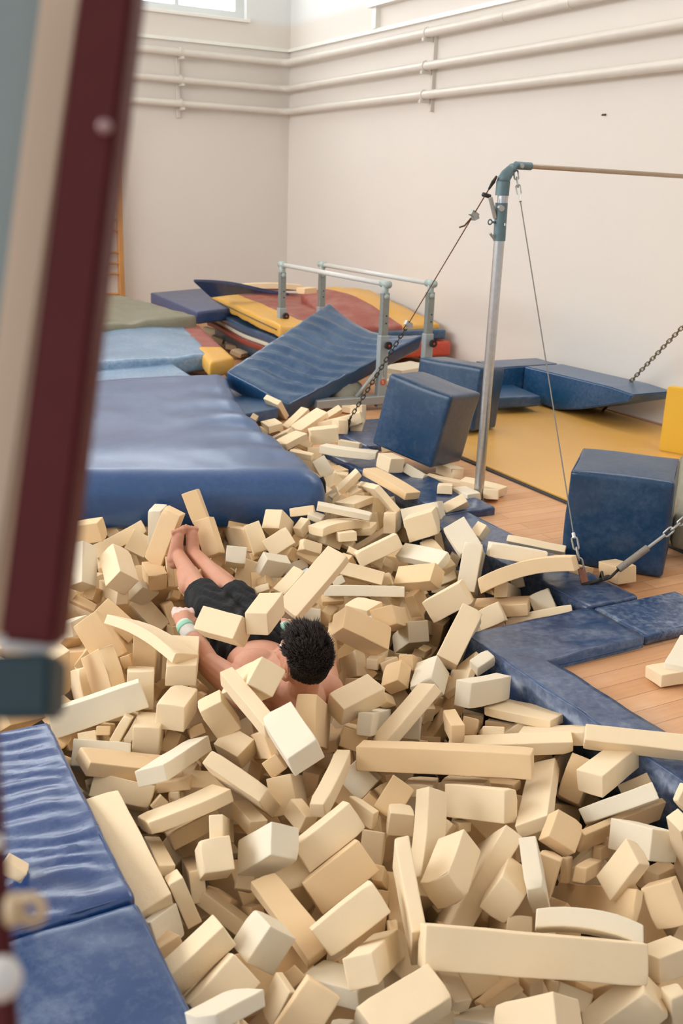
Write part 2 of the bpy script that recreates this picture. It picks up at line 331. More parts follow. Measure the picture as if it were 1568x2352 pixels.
def lpad(name,out,zt,t,mat,rt,nx=.035):
    # grid over the outline's cells: top sheet with soft wrinkles, then rounded sides
    bm=bmesh.new(); vs=[bm.verts.new((x,y,zt)) for x,y in out]; f=bm.faces.new(vs)
    ex=bmesh.ops.extrude_face_region(bm,geom=[f]); bmesh.ops.translate(bm,vec=(0,0,-t),verts=[v for v in ex['geom'] if isinstance(v,bmesh.types.BMVert)])
    bmesh.ops.recalc_face_normals(bm,faces=bm.faces[:])
    for ax,lo_,hi_ in ((0,min(p[0] for p in out),max(p[0] for p in out)),(1,min(p[1] for p in out),max(p[1] for p in out))):
        for c in np.arange(lo_+nx/2,hi_,nx):
            n=V((1,0,0)) if ax==0 else V((0,1,0)); co=V((c,0,0)) if ax==0 else V((0,c,0))
            bmesh.ops.bisect_plane(bm,geom=bm.verts[:]+bm.edges[:]+bm.faces[:],plane_co=co,plane_no=n)
    E=[e for e in bm.edges if len(e.link_faces)==2 and e.calc_face_angle(0)>.5]
    bmesh.ops.bevel(bm,geom=E,offset=.012,segments=3,affect='EDGES',clamp_overlap=True)
    for v in bm.verts:
        if v.co.z>zt-.06: v.co.z+=.0045*fbm(v.co.x*6,v.co.y*6)+.0035*math.sin(34*v.co.y+9*v.co.x)*math.exp(-((v.co.x-2.75)/.16)**2)
        v.co+=V((noise.noise(v.co*7),noise.noise(v.co*7+V((5,0,0))),0))*.004
    return from_bm(name,bm,mat,rt)
OUT=[(2.24,1.78),(2.42,1.78),(2.42,2.665),(2.915,2.67),(2.915,3.0),(2.24,3.0)]
lpad('pad_cover',OUT,.05,.26,PAD,rt)
bm=bmesh.new(); tube(bm,[(2.25,1.79,.048),(2.25,2.99,.048)],.0035,6); tube(bm,[(2.43,2.665,.02),(2.9,2.665,.02)],.003,6); from_bm('piping',bm,SEAM,rt)
o=pad('small chalk dusted blue pad end on the wooden floor right of the seam',(2.925,2.675),(3.42,2.995),.05,.05,vinyl('pad_vinyl_chalky',(28,60,102),.4,(160,172,184),1.1,.4,(5,7,5),3.4,.4,.03,.3),.03)
pad('blue border pad under the cable anchor plate',(2.905,3.01),(3.215,4.35),.05,.3,PAD,.03)
pad('blue border pad beneath loose foam beside the steel upright',(3.07,4.36),(3.42,5.85),.05,.3,PAD,.03)
pad('blue border pad in front of the parallel bars',(3.42,5.87),(4.15,6.62),.05,.08,PAD,.04)
wr=lambda u,v:.0062*(1-2*abs(math.sin(46*v-12*u+2.2*noise.noise(V((u*5,v*6,0))))))*(.35+.65*abs(noise.noise(V((u*6+3,v*5,1))))*1.8)*min(1,u*2.2)*min(1,(1-u)*14)
pad('shiny creased blue pad along the left side of the pit',(-.6,1.985),(.565,2.915),.1,.36,PADL,.016,.006,wfn=wr)
pad('blue pad at the bottom left corner below the creased pad',(-.6,.9),(.565,1.975),.1,.36,vinyl('pad_vinyl_dusty',(14,58,110),.3,(140,158,176),.5,.4,(4,5,4),1.6,.5,.03),.03,.005)
# ================================================================ big blue mats on the left
BIG=vinyl('royal_vinyl',(30,72,122),.36,(110,132,172),.25,.18,(2,2,2),1.2,.5,.03)
def hbig(u,v,w):
    edge=max(0,u-.55)/.45
    fold=.03*edge**1.3*math.sin(38*v-7*u+2*math.sin(9*u))*max(0,1-abs(v-.55)*2.2)
    sag=-.035*math.sin(math.pi*v)*(.4+.6*edge)+.02*math.exp(-((v-.8)/.12)**2)
    z=(sag+fold+.006*fbm(u*5,v*5))*(.35+.65*w)
    return V((-.13*edge*math.sin(math.pi*v)*(1-.5*v),0,z))
t=root('crash_mat',(1.9,6.0,0),'large thick royal blue crash mat rising from the foam at left','crash mat','blue crash mats')
big4=[atz(60,875,.32),atz(523,848,.32),atz(766,1094,.24),atz(-40,1092,.24)]
quadmat('mat_body',big4,.34,BIG,t,.12,.035,hbig)
bm=bmesh.new(); tube(bm,[atz(742,1096,.2)+V((-.01,.0,0)),atz(747,1108,.17)+V((-.01,.0,0)),atz(748,1130,.10)+V((-.01,.0,0))],.012,8); from_bm('black_strap',bm,plain('black_webbing',(18,18,20),.7),t)
PALE=vinyl('pale_blue_vinyl',(106,140,172),.42,(176,194,212),1.0,.35,(3,3,3),2.2,.5,.03)
t=root('crash_mat',(2.7,9.6,0),'pale dusty blue crash mat with a creased top behind the largest mat','crash mat','blue crash mats')
quadmat('mat_body',[atz(120,752,.34),atz(400,727,.36),atz(488,813,.30),atz(120,840,.30)],.16,PALE,t,.03,.07,lambda u,v,w:(.06*math.sin(math.pi*u)*(1-v)+.014*fbm(u*6,v*6)))
t=root('crash_mat',(2.4,8.2,0),'flat pale blue mat lying between the two larger blue mats','crash mat','blue crash mats')
quadmat('mat_body',[atz(120,822,.25),atz(370,818,.25),atz(450,868,.22),atz(120,885,.22)],.14,PALE,t,.02,.08)
t=root('crash_mat',(3.1,7.4,0),'small blue mat corner sticking out from under the largest mat','crash mat','blue crash mats')
quadmat('mat_body',[atz(455,875,.13),atz(548,868,.13),atz(639,937,.12),atz(560,950,.12)],.085,vinyl('slate_blue_vinyl',(40,78,118),.45,(140,155,180),.3),t,.012,.05)
# far mats
t=root('crash_mat',(3.6,11.4,0),'olive grey canvas crash mat at the far left','crash mat')
quadmat('mat_body',[atz(120,668,.62),atz(300,682,.56),atz(455,724,.45),atz(190,752,.42)],.2,OLIVE,t,.05,.08,lambda u,v,w:.03*fbm(u*4,v*4))
bm=bmesh.new(); c0=atz(228,736,.35); bmesh.ops.create_uvsphere(bm,u_segments=24,v_segments=14,radius=1,matrix=Matrix.Translation(c0)@Matrix.Diagonal((.22,.3,.13,1)))
for v in bm.verts: v.co+=v.normal*.015*noise.noise(v.co*9)
tag(from_bm('sack',bm,plain('dark_sackcloth',(112,104,92),.9,0,60,.15)),'rolled dark grey bundle against the red post at far left','bundle')
FAR=vinyl('far_blue_vinyl',(36,64,112),.45,(120,140,175),.35)
t=root('crash_mat',(4.7,12,0),'dark blue mat lying flat on the far mats by the back wall','crash mat','blue crash mats')
quadmat('mat_body',[atz(345,672,.5),atz(462,662,.5),atz(600,700,.46),atz(452,717,.46)],.13,FAR,t,.02,.07)
t=root('landing_mat',(4.3,11,.5),'thin blue mat with one lifted corner against the back wall','mat')
quadmat('mat_body',[atz(444,641,.80),atz(600,663,.66),atz(664,673,.60),atz(484,678,.60)],.03,FAR,t,.01,.07,lambda u,v,w:.03*math.sin(math.pi*u))
# striped narrow mat
def tri_mat(name):
    t=NT(name); return t
def striped(name,stops,axis_pts_,rough=.45):
    # colour bands that belong to the cover, measured along a world axis of the mat
    a,b=[V(p) for p in axis_pts_]; d=(b-a); L2=d.length_squared
    t=NT(name); g=t.n('ShaderNodeTexCoord'); vm=t.n('ShaderNodeVectorMath',operation='SUBTRACT'); vm.inputs[1].default_value=a; t.l(g.outputs['Object'],vm.inputs[0])
    dp=t.n('ShaderNodeVectorMath',operation='DOT_PRODUCT'); dp.inputs[1].default_value=d/L2; t.l(vm.outputs[0],dp.inputs[0])
    x=t.n('ShaderNodeValToRGB'); x.color_ramp.interpolation='CONSTANT'; e=x.color_ramp.elements
    while len(e)<len(stops): e.new(.5)
    for i,(p,c) in enumerate(stops): e[i].position=p; e[i].color=lin(c)
    t.l(dp.outputs['Value'],x.inputs[0]); f=t.noise(t.coord(),4,5,.6)
    c=t.mix(t.ramp(f,[(.45,(0,0,0)),(.8,(.3,.3,.3))]),x.outputs[0],lin((215,190,170)))
    return t.fin(c,rough,t.bump(t.noise(t.coord('Object',(5,5,5)),1,3),.3,.03))
YC,RC=(224,170,72),(154,76,66)
def loc_(pts,c): return [V(p)-V(c) for p in pts]
r4=[atz(398,738,.34),atz(446,734,.34),atz(540,820,.30),atz(480,832,.30)]
t=root('crash_mat',(3.4,9,0),'narrow mat with yellow ends and a red middle beside the pale blue mat','crash mat','red and yellow crash mats')
o=quadmat('mat_body',r4,.15,striped('roll_stripes',[(0,YC),(.13,RC),(.72,YC)],[(r4[0]+r4[1])/2,(r4[2]+r4[3])/2]),t,.05,.06)
# stack of mats
m4=[atz(482,675,.52),atz(760,671,.52),atz(800,752,.52),atz(641,748,.52)]
t=root('crash_mat',(4.4,10,0),'red crash mat with a thick yellow border on top of the stack','crash mat','red and yellow crash mats')
ax0=(m4[0]+m4[3])/2; ax1=(m4[1]+m4[2])/2
quadmat('mat_body',m4,.12,striped('stack_stripes',[(0,YC),(.30,RC)],[ax0,ax1]),t,.03,.06,lambda u,v,w:.012*fbm(u*6,v*6))
bm=bmesh.new(); tube(bm,[m4[0].lerp(m4[3],s)+V((-.012,0,-.045)) for s in np.linspace(.02,.98,12)],.006,6); from_bm('zipper',bm,plain('zip_grey',(90,85,70),.6),t)
def layer(z0,th,c,label,dy=0,i=0,mat=None,grow=0):
    a=atz(478-grow,712,.37); b=atz(634-grow,776,.37); dx=V((1.25,0,0)); 
    a=V((a.x,a.y,z0)); b=V((b.x,b.y,z0))
    t=root('crash_mat',(b.x+.6,(a.y+b.y)/2,0),label,'crash mat','layers of the mat stack')
    q=[a,a+dx,b+dx,b]
    quadmat('mat_body',q,th,mat,t,.02,.08,lambda u,v,w:.012*math.sin(8*v+.5)+(-.02*v)); return q
SB=vinyl('stack_blue',(28,72,106),.4,(140,158,185),.5)
layer(.375,.085,None,'blue mat directly under the red and yellow mat in the stack',i=0,mat=SB)
layer(.29,.05,None,'cream coloured thin mat between blue and red layers of the stack',i=1,mat=plain('cream_vinyl',(214,204,182),.6,0,5,.06),grow=-2)
layer(.24,.055,None,'dark red thin mat under the cream layer of the stack',i=1.5,mat=vinyl('dark_red_vinyl',(140,44,34),.45,(180,120,110),.15),grow=4)
layer(.185,.13,None,'blue mat at the bottom of the stack on loose foam',i=.4,mat=SB,grow=-14)
n4=[atz(690,672,.62),atz(846,664,.66),atz(1012,744,.44),atz(770,757,.44)]
n4=[V((min(p.x,6.03),p.y,p.z)) for p in n4]
t=root('crash_mat',(5.4,9.6,0),'humped red crash mat with yellow band behind the parallel bars','crash mat','red and yellow crash mats')
quadmat('mat_body',n4,.12,striped('hump_stripes',[(0,RC),(.62,YC)],[n4[3],n4[2]]),t,.03,.06,lambda u,v,w:.095*math.sin(math.pi*min(1,u*1.05))*math.sin(math.pi*min(1,.15+v*.85))+.008*fbm(u*7,v*7))
t=root('crash_mat',(5.4,9.4,0),'blue mat under the humped red mat near the right wall','crash mat','layers of the mat stack')
quadmat('mat_body',[(4.6,10.8,.40),(5.98,10.8,.40),atz(1025,757,.40),atz(860,762,.40)],.1,SB,t,.02,.08)
t=root('crash_mat',(5.5,9.3,0),'bright red mat end under the blue mat near the right wall','crash mat')
quadmat('mat_body',[(4.7,10.6,.285),(6.0,10.6,.285),atz(1036,784,.285)+V((-.0,0,0)),atz(905,790,.285)],.15,vinyl('scarlet_vinyl',(196,62,34),.42,(230,190,180),.2),t,.02,.08)
# ================================================================ tilted creased mat
TB=vinyl('creased_blue_vinyl',(16,66,104),.30,(130,150,185),.25,.15,(4,4,4),2.0,.6,.03)
A_=atY(520,852,7.55); B_=atY(755,695,8.45); C_=atY(973,768,7.35); D_=atz(662,930,.12)
nrm=(B_-A_).cross(D_-A_).normalized(); nrm=nrm if nrm.z>0 else -nrm
def htilt(u,v,w):
    c=(1-abs(math.sin(math.pi*(9.5*v+1.3*u+.2*math.sin(7*u)+.2*noise.noise(V((u*3,v*3,0)))))))**.8
    sagv=-.13*math.exp(-((u-.66)/.2)**2)*(1-v)*1.0 if False else 0
    return nrm*(.045*(c-.35)*math.sin(math.pi*min(1,max(0,u)))**.6*min(1,4*v+.2)*min(1,5*(1-v))*w+.006*fbm(u*6,v*6)*w)+V((0,0,-.12))*math.sin(math.pi*u)*(1-v)**2
t=root('crash_mat',(4.0,7.4,0),'creased blue crash mat leaning tilted against the parallel bars','crash mat','blue crash mats')
quadmat('mat_body',[B_,C_,D_,A_],.15,TB,t,.02,.022,htilt,dirn=nrm)
SAND=plain('grey_canvas',(150,145,128),.9,0,14,.1)
bm=bmesh.new(); bmesh.ops.create_uvsphere(bm,u_segments=32,v_segments=18,radius=1,matrix=Matrix.Translation((4.03,7.3,.12))@Matrix.Rotation(.6,4,'Z')@Matrix.Diagonal((.2,.13,.12,1)))
for v in bm.verts: v.co+=v.normal*(.02*noise.noise(v.co*7)+.008*noise.noise(v.co*25))
tag(from_bm('sandbag',bm,SAND),'grey canvas sandbag under the tilted blue mat beside the bar post','sandbag')
# ================================================================ parallel bars
GALV=plain('galvanised_steel',(150,156,152),.42,.55,30,.1); PGREY=plain('post_grey_paint',(160,168,168),.42,.1,6,.04); RAIL=plain('rail_white',(214,212,204),.4,0,20,.04); KNOB=plain('black_plastic',(28,28,30),.4); CAP=plain('cap_grey_green',(170,184,178),.45)
t=root('parallel_bars',(4.5,8.1,0),'low grey steel parallel bars with white rails beside the mats','parallel bars')
XL,XR,YN,YF,ZT=4.26,4.70,7.12,9.10,1.035
for xx in (XL,XR):
    bm=bmesh.new(); tube(bm,[(xx,YN-.03,ZT),(xx,YF+.03,ZT)],.021,20); from_bm('rail',bm,RAIL,t)
    for yy in (YN,YF):
        p=box('post',(xx-.04,yy-.032,.02),(xx+.04,yy+.032,.62),PGREY,t,.006); tag(p)
        q=box('post_sleeve',(xx-.032,yy-.025,.6),(xx+.032,yy+.025,.965),GALV,p,.004)
        bm=bmesh.new(); tube(bm,[(xx,yy,.93),(xx,yy,ZT)],.028,18); tube(bm,[(xx,yy-.055,ZT),(xx,yy+.055,ZT)],.031,20); from_bm('rail_clamp',bm,CAP,p)
        for zz in (.72,.78): rod('pin_hole',(xx+.008,yy-.0262,zz),(xx+.008,yy-.0255,zz),.007,KNOB,p)
        bm=bmesh.new(); tube(bm,[(xx,yy-.025,.935),(xx,yy-.034,.935)],.022,18); from_bm('bolt_cap',bm,CAP,p)
        s=-1
        k=bmesh.new(); tube(k,[(xx+.012,yy-.03,.545),(xx+.012,yy-.062,.545)],.012,12); tube(k,[(xx+.012,yy-.06,.545),(xx+.012,yy-.085,.545)],.033,10); kb=from_bm('locking_knob',k,KNOB,p,False)
        rod('knob_centre',(xx+.012,yy-.0855,.545),(xx+.012,yy-.088,.545),.009,plain('knob_red',(196,60,40),.5),kb)
bb=box('base_beam',(XL-.62,YN-.05,.05),(XR+.1,YN+.05,.12),GREYM,t,.008)
box('base_beam',(XL-.1,YF-.05,.0),(XR+.1,YF+.05,.07),GREYM,t,.008)
bm=bmesh.new(); tube(bm,[(XL-.02,YN-.01,.36),(XL-.24,YN-.01,.12)],.018,8); from_bm('brace',bm,GREYM,t)
# sticker
st=box('sticker',(XL-.014,YN-.0335,.26),(XL+.014,YN-.0325,.37),plain('sticker_grey',(186,188,184),.5),t)
bm=bmesh.new(); tube(bm,[(XL,YN-.0325,.235),(XL,YN-.0345,.235)],.026,24); disc=from_bm('logo_disc',bm,plain('logo_orange',(206,88,44),.5),t,False)
def text(body,name,size,M,mat,parent,ext=.0004):
    cu=bpy.data.curves.new(name,'FONT'); cu.body=body; cu.size=size; cu.extrude=ext; cu.align_x='CENTER'; cu.align_y='CENTER'
    o=bpy.data.objects.new(name,cu); COL.objects.link(o); dg=bpy.context.evaluated_depsgraph_get(); me=bpy.data.meshes.new_from_object(o.evaluated_get(dg)); bpy.data.objects.remove(o)
    me.transform(M); return link(name,me,mat,parent,False)
M=Matrix.Translation((XL,YN-.0345,.315))@Matrix.Rotation(math.radians(90),4,'Y')@Matrix.Rotation(math.radians(90),4,'X') 
M=Matrix(((0,1,0,XL),(0,0,-1,YN-.0342),(-1,0,0,.315),(0,0,0,1)))
text('ptAtLET','sticker_text',.024,M,plain('sticker_ink',(70,72,74),.6),st)
M2=Matrix(((0,1,0,XL),(0,0,-1,YN-.0352),(-1,0,0,.235),(0,0,0,1)))
text('pt','logo_text',.034,M2,plain('logo_white',(236,200,190),.5),disc)
# ================================================================ high bar
CHROME=plain('worn_chrome',(196,198,198),.28,.9,40,.12); TEAL=plain('teal_grey_paint',(98,122,128),.5,.15,30,.12); BARM=plain('bar_steel_bronze',(176,158,138),.35,.6,50,.08); DARK=plain('dark_steel',(70,66,60),.5,.6,60,.15); ZINC=plain('zinc',(176,178,174),.4,.6,30,.08)
PB=atz(1097.5,1149,0); YB=PB.y
def pp(x,y): return atY(x,y,YB)
top=pp(1157,452); lean=(top-PB)
def at_h(s): return PB+lean*s
t=root('high_bar',PB,'steel high bar upright with teal grey fittings and cables, on the wooden floor','high bar')
rod('upright',PB+V((0,0,.01)),pp(1156,435),.0295,CHROME,t,24)
rod('base_foot',PB,PB+V((0,0,.012)),.045,ZINC,t,24)
s1=rod('sleeve',pp(1146,553),pp(1151.5,466),.0345,TEAL,t,24)
rod('collar',pp(1152.5,449),pp(1155.5,417),.038,TEAL,t,24)
bm=bmesh.new(); tube(bm,[pp(1155.5,419),pp(1157,411),pp(1163,401),pp(1171,392),pp(1178,385)],.034,20,taper=[.037,.036,.033,.028,.026]); from_bm('elbow',bm,TEAL,t)
bm=bmesh.new(); 
for dy in (-.02,.02): tube(bm,[pp(1174,392)+V((0,dy,0)),pp(1181,380)+V((0,dy,0)),pp(1192,380)+V((0,dy,0))],.012,8)
from_bm('clevis',bm,TEAL,t); rod('pivot_bolt',pp(1188,381)+V((0,-.045,0)),pp(1188,381)+V((0,.045,0)),.012,ZINC,t,8)
be=atz(1568,405,1.906); bs=pp(1218,381.5); bs.z=1.911; d=(be-bs).normalized()
rod('bar_socket',bs-d*.115,bs,.021,TEAL,t,20); rod('bar',bs-d*.01,bs+d*3.2,.0135,BARM,t,16)
rod('lever',pp(1126,454),pp(1137,501),.012,ZINC,s1,10)
rod('clamp_bolt',pp(1137,478)+V((-.0,-.06,0)),pp(1146,476),.016,ZINC,s1,8)
bm=bmesh.new(); c=pp(1125,510); tube(bm,[c+V((math.cos(k)*.013,0,math.sin(k)*.013)) for k in np.linspace(0,2*math.pi,13)[:-1]],.004,6,close=True); tube(bm,[c+V((.014,0,0)),pp(1137,511)],.007,6); from_bm('eyelet',bm,TEAL,s1)
rod('thumb_screw',pp(1125,536),pp(1136,550),.008,ZINC,s1,8); rod('slot_pin',pp(1151,512)+V((0,-.036,0)),pp(1150,518)+V((0,-.036,0)),.006,ZINC,s1,8)
def cyl_along(bm,p,q,r,n=10): tube(bm,[p,q],r,n)
# cable 1 : top to the anchor on the border pad
anc=V((3.075,3.215,.052)); a0=pp(1180,402)+V((0,-.02,0)); plate_top=atY(1335,1308,3.27)
t=root('guy_cable',anc,'steel guy cable running from the upright to a rusty plate on the pad','cable','guy cables of the high bar')
c_end=atY(1318,1236,3.31)
rod('wire',a0+(c_end-a0)*.08,c_end,.0032,plain('wire_rope',(118,114,108),.5,.4),t,8); rod('ferrule',c_end+(a0-c_end)*.012,c_end,.0085,plain('ferrule_alu',(214,214,210),.4,.4),t,12); rod('ferrule',a0+(c_end-a0)*.055,a0+(c_end-a0)*.085,.008,bpy.data.materials['ferrule_alu'],t,12)
bm=bmesh.new(); chain(bm,a0-(c_end-a0)*.012,a0+(c_end-a0)*.058,.062,.0045,.012); from_bm('shackle',bm,ZINC,t)
bm=bmesh.new(); e2=plate_top
chain(bm,c_end,e2,.062,.0048,.013); from_bm('chain',bm,ZINC,t)
bm=bmesh.new(); dd=(anc-e2); ctr=(anc+e2)/2; zax=dd.normalized(); xax=V((.88,-.47,0)); xax=(xax-zax*xax.dot(zax)).normalized(); yax=zax.cross(xax)
bx(bm,ctr,(.034,.006,dd.length+.02),Matrix((xax,yax,zax)).transposed()); from_bm('anchor_plate',bm,plain('rusty_steel',(150,98,78),.75,.2,40,.2),t,False)
# cable 2 : far side with chain and turnbuckle
b0=pp(1140,405); k1=atY(935,748,5.75); k2=atY(806,957,6.22); k3=V((3.50,6.33,.06))
t=root('guy_cable',k3,'rusty guy rope and dark chain running down behind the leaning mat','cable','guy cables of the high bar')
rod('wire',b0+(k1-b0)*.07,k1,.0034,plain('rusty_rope',(110,76,52),.7,.2),t,8)
bm=bmesh.new(); chain(bm,k1,k2,.045,.004,.011); from_bm('chain',bm,DARK,t)
bm=bmesh.new(); tube(bm,[b0+V((-.0,0,-.0))+(k1-b0)*s for s in (0,.03,.07)],.007,8,taper=[.006,.011,.006]); 
for s in (.115,.0): pass
tube(bm,[b0+(k1-b0)*.10+V((-.02,0,0)),b0+(k1-b0)*.10+V((.03,0,-.01))],.012,8); from_bm('shackle',bm,DARK,t)
for s,nm in ((.215,'cable_clip'),(.985,'cable_clip')):
    bm=bmesh.new(); c=b0+(k1-b0)*s; bx(bm,c,(.05,.03,.03),Matrix.Rotation(.5,3,'Y')); bx(bm,c+V((.01,0,-.02)),(.035,.035,.018),Matrix.Rotation(-.4,3,'Y')); from_bm(nm,bm,ZINC,t,False)
bm=bmesh.new(); c=b0+(k1-b0)*.23; tube(bm,[c,c+V((-.05,0,-.05)),c+V((-.085,0,-.06))],.005,6); from_bm('rope_end',bm,bpy.data.materials['rusty_rope'],t)
km=k2+(k3-k2)*.35
rod('turnbuckle',km,k3,.017,plain('dark_bronze',(72,60,48),.5,.5),t,12); rod('hook_rod',k2,km,.008,DARK,t,8)
# chain 3 to the right
h0=anc+V((.05,.0,.01)); g1=atY(1420,1308,3.16); g2=atY(1487,1258,3.13); g3=atY(1527,1228,3.10); g4=atY(1640,1140,3.0)
t=root('tension_chain',h0,'chain with a worn turnbuckle leading right from the anchor plate','chain','tension chains')
bm=bmesh.new(); tube(bm,[anc+V((-.02,0,.0)),h0+V((.02,-.01,.0)),h0+V((.07,-.02,.015)),h0+V((.10,-.01,.01))],.009,8,taper=[.008,.01,.012,.004]); tube(bm,[h0+V((.04,0,.005)),h0+V((.045,.0,.035)),atY(1385,1333,3.17),atY(1400,1327,3.17),g1],.007,8); from_bm('hook',bm,DARK,t)
rod('turnbuckle',g1,g2,.0165,plain('worn_turnbuckle',(150,142,130),.6,.3,70,.25),t,14); rod('threaded_rod',g2,g3,.0075,ZINC,t,8)
bm=bmesh.new(); chain(bm,g3,g4,.05,.005,.013); from_bm('chain',bm,ZINC,t)
